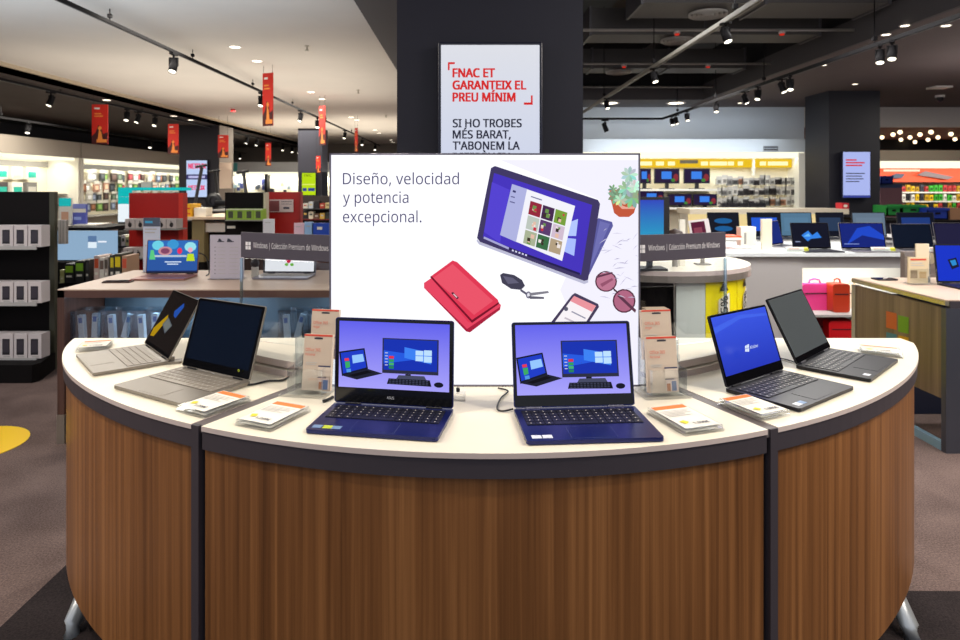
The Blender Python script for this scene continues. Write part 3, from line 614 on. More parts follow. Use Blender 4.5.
def laptop(name, label, hx, hy, th, tilt, w, d, l, body, deck, keym, screen_m, shapes=(), logo=None, sticker=(), bez=.012, chin=.02, lidback=None, thick=.0115, hinge_m=None, lid_m=None, z=TT, group=None, rows=5, cols=13, simple=False):
    t = thing(name, label, 'laptop', (hx, hy, z), R(th), group)
    b = MB().rbox(-w/2, w/2, -d, .004, .002, thick, .008, body, None, 4, deck)
    for sx in (-1, 1): b.box(sx*w*.38-.01, sx*w*.38+.01, -d+.015, -d+.022, 0, .002, BLACK)
    b.box(-w*.38, w*.38, -.02, -.012, 0, .002, BLACK); o = b.build('base', t); bevel(o, .0016, 2)
    kw, ky0, ky1 = w*.90, -.018, -.018-d*.47
    kb = MB().box(-kw/2, kw/2, ky1, ky0, thick, thick+.0004, mat((84, 78, 72), .5) if body is SIL else mat((14, 14, 24), .5))
    rh = (ky0-ky1)/rows; cw = kw/cols
    for j in range(rows):
        off = .0
        for i in range(cols):
            if j == rows-1 and 3 <= i <= 7:
                if i > 3: continue
                kb.box(-kw/2+i*cw+.001, -kw/2+(i+5)*cw-.001, ky1+.001, ky1+rh-.001, thick+.0004, thick+.0018, keym)
            else: kb.box(-kw/2+i*cw+.001, -kw/2+(i+1)*cw-.001, ky0-(j+1)*rh+.001, ky0-j*rh-.001, thick+.0004, thick+.0018, keym)
            if not simple and not (j == rows-1 and 3 <= i <= 7): kb.box(-kw/2+(i+.44)*cw, -kw/2+(i+.56)*cw, ky0-(j+.58)*rh, ky0-(j+.40)*rh, thick+.0018, thick+.0019, mat((215, 208, 196), .6) if body is not SIL else mat((200, 196, 190), .6))
    kb.build('keyboard', t)
    pw = w*.34
    MB().rbox(-pw/2, pw/2, -d+.008, -d+.008+d*.33, thick, thick+.0005, .004, mat((96, 104, 150), .4, .4) if deck is NAVY else (mat((160, 152, 144), .4, .4) if body is SIL else mat((52, 50, 62), .4, .1))).rbox(-pw/2+.0008, pw/2-.0008, -d+.0088, -d+.0072+d*.33, thick, thick+.0007, .0035, deck).build('touchpad', t)
    for sx, c in sticker: MB().box(sx*w/2-.011, sx*w/2+.011, -d+.012, -d+.03, thick, thick+.0006, c).build('sticker', t)
    for sx in (-1, 1): MB().tube([(sx*w*.34-.02, 0, thick+.001), (sx*w*.34+.02, 0, thick+.001)], .0045, hinge_m or BLACK, 10).build('hinge', t)
    lid = MB().rbox(-w/2, w/2, 0, l, -.003, .003, .007, lid_m or body, TR((0, 0, 0)) @ RX(90), 4)
    Mlid = TR((0, 0, thick+.002)) @ RX(-tilt)
    ld = bevel(lid.build('lid', t, Mlid), .0012)
    MB().rbox(-w/2+.0025, w/2-.0025, .003, l-.0025, .003, .0036, .005, mat((10, 10, 13), .12), RX(90), 4).build('bezel', ld)
    sw_, sh = w-2*bez, l-chin-bez*.8
    m = MB(); pic(m, [(rc(0, 0, 1, 1), screen_m)]+list(shapes), sw_, sh, y0=-.0037, z0=chin, e=.00005); m.build('screen', ld)
    if logo: text(logo, .0068, mat((200, 200, 205), .4), ld, TR((-.016 if len(logo) > 2 else -.004, -.0042, chin*.38)), 1.0, .0002, name='maker_mark')
    return t
KEYD = mat((26, 27, 40), .45); KEYS = mat((150, 142, 132), .45, .2); SCB = mat((16, 24, 40), .05)
LIL = em_grad((166, 160, 250), (92, 92, 236), 1.0)
st1 = mat((225, 230, 240), .5); st2 = mat((200, 215, 60), .5); st3 = mat((120, 150, 190), .5)
C_ = laptop('laptop', 'open navy blue laptop with lilac screen, front left of the lightbox', -.190, 1.652, -9.5, 2.5, .312, .187, .217, NAVY, NAVY, KEYD, LIL, hero_screen(-.0), 'ASUS', [(-.86, st3), (-.70, st2), (-.56, st3)], .011, .040)
D_ = laptop('laptop', 'open navy blue laptop with lilac screen, front right of the lightbox', .269, 1.640, 4.0, 12.7, .309, .206, .210, NAVY, NAVY, KEYD, LIL, hero_screen(-.0), None, [(-.84, st1), (-.68, st1)], .009, .030, hinge_m=mat((170, 170, 190), .3, .8))
B_ = laptop('laptop', 'open silver laptop with a dark reflecting screen, second from left', -.753, 1.934, -31, 17, .305, .219, .212, SIL, SIL, KEYS, SCB, [], None, [], .012, .026, hinge_m=BLACK)
text('hp', .007, mat((200, 200, 205), .4), B_.children[-1], TR((-.005, -.0042, .009)), 1, name='maker_mark')
mb = MB(); pic(mb, [(ell(.5, .5, .5, .5, 14), mat((170, 185, 40), .5)), (ell(.5, .5, .3, .3, 10), mat((110, 125, 30), .5))], .008, .008, M=TR((.110, -.0042, .034))); mb.build('round_sticker', B_.children[-1])
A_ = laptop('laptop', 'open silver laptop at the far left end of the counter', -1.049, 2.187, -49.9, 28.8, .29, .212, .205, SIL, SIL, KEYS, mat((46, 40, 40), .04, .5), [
    ([(.42, .32), (.60, .12), (.66, .18), (.58, .42), (.48, .40)], em((34, 84, 180), .8)), ([(.02, .75), (.28, .42), (.34, .5), (.18, .88), (.04, .9)], em((190, 150, 10), .8)), ([(.34, .46), (.60, .56), (.50, .74), (.26, .62)], em((96, 104, 112), .8)), ([(.36, .49), (.57, .57), (.49, .70), (.29, .61)], em((150, 156, 150), .5))], None, [], .008, .014)  # glowing shapes paint reflections of the neighbouring laptop onto the screen
HL_ = em((34, 62, 214))
E1 = laptop('laptop', 'open black laptop showing a plain blue start screen', .834, 1.883, 36.6, 17.2, .305, .202, .197, mat((13, 12, 24), .35, 0, 0, 40, .3), mat((13, 12, 24), .35, 0, 0, 40, .3), mat((20, 20, 28), .4), em_grad((24, 50, 190), (50, 84, 232), .95), [
    ([(0, .18), (.5, .05), (1, .12), (1, .16), (.5, .12), (0, .28)], em((66, 100, 235)))], None, [(-.80, st1), (-.66, st3)], .008, .028)
ld = E1.children[-1]
WL = em((225, 238, 255)); mb = MB(); pic(mb, [([(0, .14), (.45, .07), (.45, .48), (0, .48)], WL), ([(.5, .06), (1, 0), (1, .48), (.5, .48)], WL), ([(0, .53), (.45, .53), (.45, .93), (0, .86)], WL), ([(.5, .53), (1, .53), (1, 1), (.5, .94)], WL)], .020, .022, M=TR((-.055, -.0042, .098))); mb.build('window_emblem', ld)
text('Windows', .0105, WL, ld, TR((-.040, -.0042, .104)), .85)
F1 = laptop('laptop', 'open black laptop with a blank reflecting screen at the right end of the counter', 1.136, 2.133, 44.1, 26.4, .313, .202, .213, mat((14, 14, 22), .35, 0, 0, 40, .3), mat((13, 13, 22), .35, 0, 0, 40, .3), mat((20, 20, 28), .4), mat((78, 84, 88), .06, .1), [], None, [(-.72, st1)], .006, .02, hinge_m=mat((120, 120, 130), .3, .8))
# ------------------------------------------------------------------ price holders
PAPER = mat((244, 240, 230), .7); ORG = mat((232, 128, 62), .7); YEL = mat((225, 215, 60), .7); INKP = mat((60, 62, 80), .7); LG = mat((190, 188, 184), .7)
def price(label, c4, orient=0, price_txt='1.099€', z=TT):
    """acrylic block with a price card; corners near-left, near-right, far-right, far-left as pixels on the worktop"""
    q = [T(*c, z=z+.014) for c in c4]; c = sum(q, Vector())/4; ex = ((q[1]-q[0])+(q[2]-q[3]))/2; ey = ((q[3]-q[0])+(q[2]-q[1]))/2
    w, d = ex.length, ey.length; rz = math.atan2(ex.y, ex.x)
    t = thing('price_holder', label, 'price holder', (c.x, c.y, z), rz)
    bevel(MB().box(-w/2, w/2, -d/2, d/2, 0, .007, ACRB).build('block', t), .001)
    bevel(MB().box(-w/2+.002, w/2-.002, -d/2+.002, d/2-.002, .0085, .0155, ACRB).build('cover', t), .001)
    m = MB().box(-w/2+.006, w/2-.006, -d/2+.006, d/2-.006, .007, .0082, PAPER)
    M = TR((0, 0, .0157)) @ RX(-90)
    F = TR((0, 0, .0158)) @ RX(-90) @ TR((0, 0, -d/2+.006))
    pc = MB(); pic(pc, [(rc(0, 0, 1, 1), PAPER), (rc(.02, .02, .98, .17), ORG), (rc(.06, .25, .9, .27), LG), (rc(.06, .31, .8, .33), LG), (rc(.06, .37, .85, .39), LG), (rc(.06, .43, .6, .45), LG), (rc(.06, .49, .75, .51), LG), ([(.1, .74), (.25, .70), (.32, .80), (.18, .86)], YEL)], w-.012, d-.012, M=F)
    m.build('card', t); pc.build('price_print', t)
    text(price_txt, .012, INKP, t, F @ TR((-w*.12, -.002, (d-.012)*.10)), 1.0, .0006, name='price_lettering')
    return t
price('clear price holder at the right corner of the second silver laptop', [(177, 407), (203, 413), (252, 397), (222, 389.5)])
price('clear price holder left of the navy laptop with lilac screen', [(238, 420), (270.6, 427), (311, 406), (274, 400.5)])
price('clear price holder right of the right navy laptop', [(684, 430.5), (722, 426), (685, 403), (647, 408)])
price('clear price holder in front of the blue screen laptop', [(764, 416), (791, 410), (746, 394), (715, 399)])
price('clear price holder behind the silver laptop at the far left end', [(76, 349), (108, 346.5), (114, 340), (82, 341.5)])
price('clear price holder behind the laptop at the right end', [(858, 350.5), (900, 354), (903, 349), (860, 344.5)])
# ------------------------------------------------------------------ leaflet stands with boxed cards
def acrylic_stand(label, x, y, rz, w=.10):
    t = thing('leaflet_stand', label, 'display stand', (x, y, TT), R(rz)); th = .0025
    MB().box(-w/2-.02, w/2+.01, -.055, .048, 0, .006, ACRB).build('base', t)
    for nme, y0, h0, h1 in (('front_pocket', -.045, .006, .075), ('rear_pocket', .005, .006, .145)):
        m = MB().box(-w/2, w/2, y0, y0+th, h0, h1, ACR).box(-w/2, -w/2+th, y0, y0+.042, h0, h1, ACRB).box(w/2-th, w/2, y0, y0+.042, h0, h1, ACRB).box(-w/2, w/2, y0+.042, y0+.042+th, h0, h1+.03, ACR)
        m.build(nme, t)
    return t
CARD = mat((200, 182, 164), .7); CARD2 = mat((212, 196, 180), .7); CR = mat((205, 70, 50), .6); DKB = mat((60, 60, 90), .6)
def card_box(label, x, y, z, rz, w, h, sub='Personal', d=.014, lean=8):
    t = thing('software_box', label, 'box', (x, y, z), R(rz))
    M = RX(-lean)
    m = MB().box(-w/2, w/2, 0, d, 0, h, CARD, M); m.build('carton', t)
    p = MB(); pic(p, [(rc(0, 0, 1, .035), CR), (rc(.36, .055, .66, .085), mat((50, 46, 56), .6)), (rc(.42, .05, .6, .06), mat((50, 46, 56), .6)), (rc(.1, .50, .5, .512), LG), (rc(.1, .53, .45, .542), LG), (rc(.55, .56, 1, .74), CARD2), (rc(.55, .55, .98, .575), DKB), (rc(.58, .76, .96, .97), mat((210, 190, 180), .6)), (rc(.60, .84, .72, .97), mat((176, 110, 70), .6)), (rc(.76, .80, .92, .97), mat((90, 110, 150), .6)), (rc(.55, .755, .85, .77), DKB)], w, h, M=M, y0=-.0003, e=.0002); p.build('print', t)
    text('Office 365', .0085, CR, t, M @ TR((-w*.42, -.004, h*.70)), .95, name='lettering'); text(sub, .0068, CR, t, M @ TR((-w*.42, -.004, h*.62)), .9, name='lettering')
    return t
sx, sy = XX(309, 1.80), 1.80
acrylic_stand('clear acrylic leaflet stand between the silver laptop and the lightbox', XX(313, 1.82), 1.80, -10)
card_box('beige software box in the front pocket of the left stand', XX(315.5, 1.77), 1.772, TT+.012, -10, .082, .150)
card_box('beige software box in the rear pocket of the left stand', XX(325, 1.84), 1.815, TT+.088, -10, .080, .135, 'Hogar')
acrylic_stand('clear acrylic leaflet stand right of the lightbox', XX(661, 1.80), 1.79, 8)
card_box('beige software box in the front pocket of the right stand', XX(663.5, 1.76), 1.755, TT+.012, 8, .086, .148)
card_box('beige software box in the rear pocket of the right stand', XX(656.5, 1.82), 1.80, TT+.09, 8, .086, .135, 'Hogar')
t = thing('carton_box', 'plain beige carton behind the right leaflet stand', 'box', (XX(658, 2.02), 2.02, TT+.045), R(6))
MB().box(-.036, .036, 0, .04, 0, .135, mat((205, 186, 160), .7)).build('carton', t); MB().box(-.037, .037, -.001, .041, .135, .142, mat((180, 160, 136), .7)).build('lid', t)
# cables on the counter
def cable(label, pts, r=.0022, m=BLACK):
    P_ = [Vector(p) for p in pts]; out = []
    for i in range(len(P_)-1):
        p0, p1, p2, p3 = P_[max(i-1, 0)], P_[i], P_[i+1], P_[min(i+2, len(P_)-1)]
        for k in range(6):
            s = k/6; out.append(.5*((2*p1)+(-p0+p2)*s+(2*p0-5*p1+4*p2-p3)*s*s+(-p0+3*p1-3*p2+p3)*s**3))
    out.append(P_[-1]); o = MB().tube(out, r, m, 7).build('cable'); return tag(o, label, 'cable')
zc = TT+.004
cable('black cable behind the second silver laptop', [T(246, 385, zc), T(255, 384, zc), T(268, 381, zc), T(283, 380, zc), T(292, 374, zc)], .003)
cable('black cable curling beside the right navy laptop', [T(513, 409, zc), T(502, 411, zc), T(497, 408, zc), T(501, 398, zc), T(508, 391, zc), T(498, 388, zc)])
cable('short black cable at the left side of the left navy laptop', [T(333, 397, zc), T(327, 400, zc), T(323, 401, zc)], .004)
cable('dark cable behind the blue screen laptop', [T(782, 366, zc), T(776, 358, zc), T(788, 360, zc), T(797, 363, zc)])
t = thing('security_mount', 'small silver anchor behind the silver laptop at the left end', 'security mount', (*T(172, 363, TT).xy, TT), .3)
MB().rbox(-.03, .03, -.018, .018, 0, .008, .008, SIL).build('plate', t); MB().cyl(.008, .008, .02, SIL, None, 12).build('knob', t)
t = thing('security_mount', 'clear plastic anchor between the two navy laptops', 'security mount', (*T(458, 399, TT).xy, TT), 0)
MB().rbox(-.022, .02, -.02, .02, 0, .02, .006, ACRB).build('block', t); MB().cyl(.005, .02, .03, BLACK, None, 10).build('knob', t)
# ================================================================== THE SHOP BEHIND
def pthing(name, label, cat, px, py, Y, z=None, group=None):
    return thing(name, label, cat, (XX(px, Y), Y, ZZ(py, Y) if z is None else z), 0, group)
def pm(t, name, boxes):
    """one part of t from boxes (px0, py0, px1, py1, front distance, depth, material)"""
    m = MB(); M = TR(-Vector(t.location))
    for x0, y0, x1, y1, Y, d, mm in boxes: m.box(XX(x0, Y), XX(x1, Y), Y, Y+d, ZZ(y1, Y), ZZ(y0, Y), mm, M)
    return m.build(name, t)
def pbox(name, label, cat, x0, y0, x1, y1, Y, d, mm, group=None, print_=None, bev=0, zb=None):
    """a single boxy thing with its front face at distance Y"""
    zb = ZZ(y1, Y) if zb is None else zb; w = XX(x1, Y)-XX(x0, Y); h = ZZ(y0, Y)-zb
    m = MB().box(-w/2, w/2, 0, d, 0, h, mm)
    if print_: pic(m, print_, w, h, e=.0015)
    o = m.build(name); o.location = ((XX(x0, Y)+XX(x1, Y))/2, Y, zb); tag(o, label, cat, group)
    if bev: bevel(o, bev)
    return o
GW = mat((238, 234, 220), .5); LITW = em((255, 250, 222), 1.25); CREAM = mat((250, 242, 216), .7); GLOWW = em((250, 252, 255), 1.3); TEAL = em((20, 190, 190), .9)
GRS = mat((150, 146, 140), .6); BLK2 = mat((12, 8, 9), .7, 0, 0, 40, .2); REDM = mat((176, 22, 14), .42); REDL = mat((214, 48, 30), .5)
# ---- left wall display units
WX = -12.0
def wall_unit(label, Y0, Y1, header):
    t = thing('product_shelving', label, 'shelving', (WX, (Y0+Y1)/2, 0)); M = TR(-Vector(t.location))
    MB().box(WX, WX+.9, Y0, Y1, 2.22, 2.66, mat((176, 166, 152), .7), M).build('cornice', t)
    MB().box(WX+.1, WX+.8, Y0+.1, Y1-.1, 2.14, 2.22, LITW, M).build('cornice_light', t)
    MB().box(WX-.05, WX, Y0, Y1, 0, 2.22, CREAM, M).build('back_panel', t)
    for y in (Y0, Y1-.08): MB().box(WX, WX+.9, y, y+.08, 0, 2.22, GW, M).build('side_panel', t)
    for z in ((.5,) if Y0 > 15 else (.9, 1.2)): MB().box(WX, WX+.6, Y0+.1, Y1-.1, z-.03, z, GRS, M).build('shelf', t)
    MB().box(WX+.01, WX+.05, Y0+.1, Y1-.1, 1.95, 2.1, header, M).build('header', t)
    area((WX+.5, (Y0+Y1)/2, 2.12), Y1-Y0-.4, 12*(Y1-Y0), col=(1, .96, .84), rot=(0, R(-22), R(0)), sy=.3).rotation_euler = (Matrix.Rotation(R(22), 4, 'Y') @ Matrix.Rotation(R(90), 4, 'Z')).to_euler()
    return t
wall_unit('lit cream wall display unit nearest the left edge', 12.6, 18.6, GRS)
wall_unit('long lit wall display unit with hanging phone accessories', 18.7, 27.5, mat((84, 82, 78), .6))
pc_ = [(60, 44, 40), (40, 44, 50), (150, 150, 146), (110, 70, 46), (70, 84, 70), (190, 186, 176), (120, 40, 46), (90, 120, 60), (100, 110, 130), (176, 130, 110)]
cases = []
for c in pc_:
    m = MB().box(0, .03, -.13, .13, 0, .30, mat(c, .5)).box(.03, .034, -.13, .13, .30, .42, mat((214, 210, 200), .6)).box(.031, .036, -.07, .07, .08, .24, mat(tuple(min(255, int(x*1.5)+20) for x in c), .5))
    cases.append(m)
first = {}
for j, z in enumerate((1.60, 1.27, .96, .64)):
    for i in range(24):
        k = random.randrange(len(pc_)); y = 19.0+i*.35+random.uniform(-.04, .04)
        if k not in first: o = first[k] = cases[k].build('accessory_pack')
        else: o = first[k].copy(); COL.objects.link(o)
        o.location = (WX+.02+random.choice((0, .08)), y, z-random.uniform(0, .05)); o.scale = (1, random.uniform(1.0, 1.45), random.uniform(.74, .98)); tag(o, 'small phone accessory pack hanging in the long lit wall unit at left', 'package', 'phone accessories on the left wall')
# boxes on the first unit
for i in range(16):
    y = 13.6+(i//2)*.56; o = MB().box(0, .2, -.2, .2, 0, .32, mat(random.choice([(70, 64, 66), (230, 226, 214), (120, 118, 114)]), .5)).box(.2, .21, -.15, .15, .05, .2, mat(random.choice([(190, 60, 50), (30, 170, 150), (200, 196, 186)]), .5)).build('packaged_gadget')
    o.location = (WX+.05, y, 1.60 if i % 2 else 1.2); tag(o, 'boxed gadget on a shelf of the lit wall unit nearest the left edge', 'package', 'boxed gadgets on the left wall unit')
# ---- black shelf at far left
gx = -3.24
t = thing('shop_shelf', 'black double-sided shop shelf at the left edge with rows of white boxes', 'shelving', (-4.2, 5.05, 0)); M = TR(-Vector(t.location))
MB().box(-5.4, gx, 5.03, 5.10, .1, 1.375, BLK2, M).build('back_panel', t)
MB().box(gx, gx+.04, 5.03, 5.07, 0, 1.375, mat((70, 70, 56), .5), M).build('side_post', t)
MB().prism([(-5.4, 4.68), (-3.14, 4.68), (-3.12, 4.74), (gx+.035, 5.06), (-5.4, 5.12)], 0, .13, BLK2, M).build('base', t)
for py in (247.5, 303.5, 359): z = ZZ(py, 4.84); MB().box(-5.4, -3.26, 4.82, 5.03, z-.012, z, BLK2, M).box(-5.4, -3.20, 4.815, 4.825, z-.014, z+.012, mat((190, 188, 186), .5), M).build('shelf', t)
g = 'white gadget boxes on the black shelf'
bx0 = None; rows_n = ['top', 'middle', 'bottom']
for r_, (y0, y1) in enumerate(((225.5, 247), (282, 303), (334, 358.5))):
    for i in range(5):
        x1 = 41.5-i*14.2; z = ZZ(y1, 4.84); w = .10; h = ZZ(y0, 4.84)-z
        o = MB().box(-w/2+.001, w/2-.001, 0, .10, 0, h, mat((222, 214, 214), .5)); s_ = random.uniform(.15, .3)
        pic(o, [(rc(.2, .2, .75, .85), mat((40, 38, 44), .4)), (rc(.25, .26, .7, .75), mat((64, 60, 70), .4)), (rc(.3, .9, .8, .94), LG)], w, h, e=.001); o = o.build('gadget_box')
        o.location = (XX(x1, 4.84)-w/2, 4.84, z); tag(o, 'white gadget box on the %s shelf of the black rack at the left edge' % rows_n[r_], 'box', g+', '+rows_n[r_])
# ---- second display table (left, wooden)
TY0, TY1, TX0, TX1 = 3.58, 4.40, -2.262, .35
t = thing('display_table', 'dark wooden display table behind the counter at left with lit glass niche', 'table', ((TX0+TX1)/2, 4.0, 0)); M = TR(-Vector(t.location))
WD = wood_mat((60, 40, 34), (84, 58, 50), (104, 74, 64)); LW = mat((206, 180, 160), .42)
MB().box(TX0, TX1, TY0, TY1, TT-.006, TT, LW, M).build('worktop', t)
MB().box(TX0, TX1, TY0, TY0+.03, TT-.045, TT-.006, mat((96, 66, 58), .5), M).build('front_rail', t)
MB().box(TX0, TX0+.038, TY0, TY1, .16, TT-.006, WD, M).build('side_board', t); MB().box(TX1-.04, TX1, TY0, TY1, .16, TT-.006, WD, M).build('side_board', t)
MB().box(TX0-.003, TX0+.040, TY0-.003, TY1, 0, .16, ALU, M).build('metal_foot', t)
MB().box(TX0+.05, TX1-.05, TY0+.38, TY0+.40, .3, TT-.045, mat((56, 74, 90), .6), M).build('niche_back', t)
MB().box(TX0+.05, TX1-.05, TY0+.03, TY0+.40, .52, .545, acrylic_mat((190, 215, 225), .4), M).build('glass_shelf', t)
MB().box(TX0+.05, TX1-.05, TY0+.03, TY0+.40, .16, .30, DARK, M).build('plinth_box', t)
MB().box(TX0+.06, TX1-.06, TY0+.06, TY0+.09, TT-.055, TT-.047, em((210, 235, 255), 3), M).build('niche_light', t)
area((-1.6, TY0+.2, TT-.06), .8, 5, col=(.8, .92, 1), sy=.2); area((-.5, TY0+.2, TT-.06), .8, 4, col=(.8, .92, 1), sy=.2)
LGT = ['leftmost', 'second', 'third', 'fourth', 'fifth']
for i, (x0, x1) in enumerate(((70, 98), (101, 127), (130, 160), (278, 303), (308, 328))):
    Y = 3.63; t = pthing('acrylic_box', 'clear lidded box of white sleeves in the lit niche, %s from the left' % LGT[i], 'acrylic box', (x0+x1)/2, 337, Y, .546)
    w = XX(x1, Y)-XX(x0, Y); h = .17
    MB().box(-w/2, w/2, 0, .003, 0, h, ACRB).box(-w/2, w/2, .12, .123, 0, h, ACRB).box(-w/2, -w/2+.003, 0, .12, 0, h, ACRB).box(w/2-.003, w/2, 0, .12, 0, h, ACRB).box(-w/2, w/2, 0, .12, 0, .003, ACRB).build('case', t)
    MB().box(-w/2-.003, w/2+.003, -.003, .126, h, h+.008, acrylic_mat((225, 240, 248), .8)).rbox(-.015, .015, .04, .06, h+.008, h+.02, .004, ACRB).build('lid', t)
    for q, (ox, tl) in enumerate(((-.2, -4), (.1, 2+14*(i % 2)))):
        MB().box(-.016, .016, 0, .03, 0, .135, mat((205, 222, 238), .5), TR((ox*w, .03+.04*q, .012)) @ RY(tl)).box(-.010, .010, -.001, 0, .09, .12, mat((90, 130, 200), .5), TR((ox*w, .03+.04*q, .012)) @ RY(tl)).build('sleeve', t)
# items on that table
GA = mat((170, 120, 110), .35, .5)
def cloud(u, v, r, c): return (ell(u, v, r, r*1.3, 10), em(c))
lap_s = laptop('laptop', 'open rose gold laptop with colourful picture on the wooden table behind at left', XX(172, 4.12), 4.12, 2, 6, .325, .21, .215, GA, GA, mat((150, 100, 92), .5), em((50, 110, 190), .95), [
    (rc(0, .55, 1, 1), em((44, 86, 160))), cloud(.2, .15, .12, (110, 210, 230)), cloud(.5, .12, .12, (60, 150, 210)), cloud(.85, .2, .12, (150, 225, 235)), (ell(.35, .33, .14, .14), em((200, 140, 150))), (ell(.35, .33, .09, .09), em((130, 70, 100))), (ell(.64, .33, .05, .1), em((230, 50, 90))), (ell(.85, .3, .05, .08), em((240, 170, 190))),
    (rc(.14, .46, .78, .52), em((190, 200, 210))), ([(.04, .6), (.06, .3), (.12, .3), (.16, .6)], em((90, 200, 130))), ([(.78, .65), (.80, .42), (.92, .42), (.95, .65)], em((190, 220, 40))), (rc(.35, .66, .68, .69), em((220, 235, 250))), (rc(.4, .73, .62, .76), em((220, 235, 250))), (rc(.0, .95, 1, 1), em((30, 40, 80)))], None, [], .006, .01, rows=4, cols=10, simple=True)
t = pthing('sheet_stand', 'slim upright price sheet behind the rose gold laptop', 'sign', 151, 281, 4.30, TT)
MB().box(-.052, .06, 0, .004, 0, .36, mat((206, 214, 232), .5)).build('sheet', t); MB().box(-.05, .06, -.03, .04, -.0, .006, ACRB).build('base', t)
m = MB(); pic(m, [(rc(0, 0, 1, .16), mat((80, 90, 110), .5)), (rc(.1, .06, .55, .1), mat((60, 170, 220), .5)), (rc(.1, .2, .8, .22), LG), (rc(.1, .26, .7, .28), LG), (rc(.1, .5, .8, .52), LG)], .11, .36, y0=-.001, x0=-.05); m.build('sheet_print', t)
t = pthing('sheet_stand', 'large clear stand with printed laptop comparison sheet', 'sign', 227, 277, 3.98, TT)
w = XX(245, 3.98)-XX(211, 3.98)
MB().box(-w/2, w/2, 0, .004, 0, .27, mat((206, 200, 214), .5)).build('sheet', t); MB().box(-w/2, w/2, -.04, .05, 0, .006, ACRB).build('base', t)
m = MB(); lines = [(rc(.22, .14+.0, .42, .16), INKP), ([(.26, .08), (.30, .08), (.36, .14), (.24, .14)], INKP), ([(.52, .08), (.57, .08), (.66, .14), (.5, .14)], INKP), (rc(.5, .14, .7, .16), INKP)]+[(rc(.14, .27+i*.085, .17, .285+i*.085), INKP) for i in range(8)]+[(rc(.24, .272+i*.085, .46, .28+i*.085), LG) for i in range(8)]+[(rc(.58, .272+i*.085, .84, .28+i*.085), LG) for i in range(8)]
pic(m, lines, w, .27, y0=-.001); m.build('sheet_print', t)
# white screen device under the band
lapw = laptop('tablet_computer', 'tablet with white screen and red figure under the left name band', XX(289.5, 4.15), 4.15, -2, 4, .34, .2, .215, mat((150, 150, 165), .3, .5), mat((150, 150, 165), .3, .5), KEYS, em((246, 246, 250)), [(ell(.50, .42, .09, .2, 14), em((222, 40, 90))), (ell(.48, .62, .05, .12, 10), em((200, 30, 70))), (ell(.44, .78, .04, .05, 8), em((110, 190, 60))), (ell(.55, .78, .04, .05, 8), em((110, 190, 60))), (rc(.46, .36, .54, .40), em((250, 230, 235)))], None, [], .012, .012, rows=4, cols=10, simple=True)
lapw['category'] = 'tablet'
cable('thin black cable rising beside the rose gold laptop', [(XX(197, 4.15), 4.18, .99), (XX(203, 4.15), 4.2, .96), (XX(206, 4.1), 4.15, TT+.02), (XX(203, 4.05), 4.1, TT+.005)], .004)
t = thing('smartphone', 'dark phone lying on the table before the rose gold laptop', 'phone', (XX(118, 3.85), 3.85, TT), .1)
bevel(MB().rbox(-.08, .08, -.035, .035, 0, .008, .008, mat((70, 50, 46), .3)).build('body', t), .001); MB().rbox(-.075, .075, -.031, .031, .008, .0085, .006, SCB).build('screen', t)
t = thing('webcam', 'small dark gadget with white base under the left name band', 'gadget', (XX(255, 4.1), 4.1, TT))
MB().cyl(.025, 0, .01, GW).box(-.02, .02, -.01, .01, .01, .06, GW).build('base', t); MB().lathe([(1e-4, .055), (.022, .065), (.028, .08), (.022, .1), (1e-4, .108)], DARK).build('head', t)
# ---- blue desk with papers, low product shelf
t = pthing('service_desk', 'pale blue backlit desk with dark top behind the black shelf', 'desk', 88, 262, 6.3, 0)
BLU = em((152, 184, 214), .85)
pm(t, 'front_panel', [(56, 231, 115, 260, 6.3, .05, BLU)]); pm(t, 'desktop', [(54, 227.5, 104, 230.5, 6.25, .65, BLK2)])
pm(t, 'emblem', [(88, 236, 96, 242, 6.29, .01, em((90, 120, 160))), (88, 242, 96, 248, 6.29, .01, em((225, 238, 248))), (98, 241, 106, 242.5, 6.29, .01, em((235, 240, 250)))])
pm(t, 'base', [(58, 260, 100, 327.9, 6.5, .3, BLK2)])
pbox('paper_stack', 'pile of white papers on the pale blue desk', 'paper', 74, 224.5, 96, 227.5, 6.5, .3, GW, zb=ZZ(227.5, 6.25))
pbox('display_card', 'teal and white card standing on the pale blue desk', 'sign', 59, 198, 71, 226, 6.55, .03, GW, None, [(rc(0, 0, 1, .3), em((30, 180, 180), .9)), (rc(.2, .5, .8, .9), mat((220, 170, 140), .5))], zb=ZZ(227.5, 6.25))
pbox('display_card', 'blue card with white words standing on the pale blue desk', 'sign', 71, 204, 86, 227, 6.6, .03, mat((90, 100, 190), .5), None, [(rc(0, .22, 1, .4), GW), (rc(.2, .6, .7, .75), mat((160, 180, 240), .5)), (rc(0, 0, 1, .2), mat((140, 150, 220), .5))], zb=ZZ(227.5, 6.25))
pbox('carton_row', 'grey ribbed cartons beside the black shelf at left', 'box', 58, 220, 66, 244, 5.03, .03, GRS, None, [(rc(.3, 0, .34, 1), DARK), (rc(.65, 0, .69, 1), DARK)])
t = pthing('low_shelf', 'low dark shelf of cartridges in front of the pale blue desk', 'shelving', 95, 288, 5.4, 0)
pm(t, 'shelf', [(57, 283, 130, 287, 5.4, .5, BLK2)]); pm(t, 'back_panel', [(57, 262, 130, 300, 5.92, .03, BLK2)]); pm(t, 'base', [(57, 292, 130, 360, 5.45, .5, BLK2)])
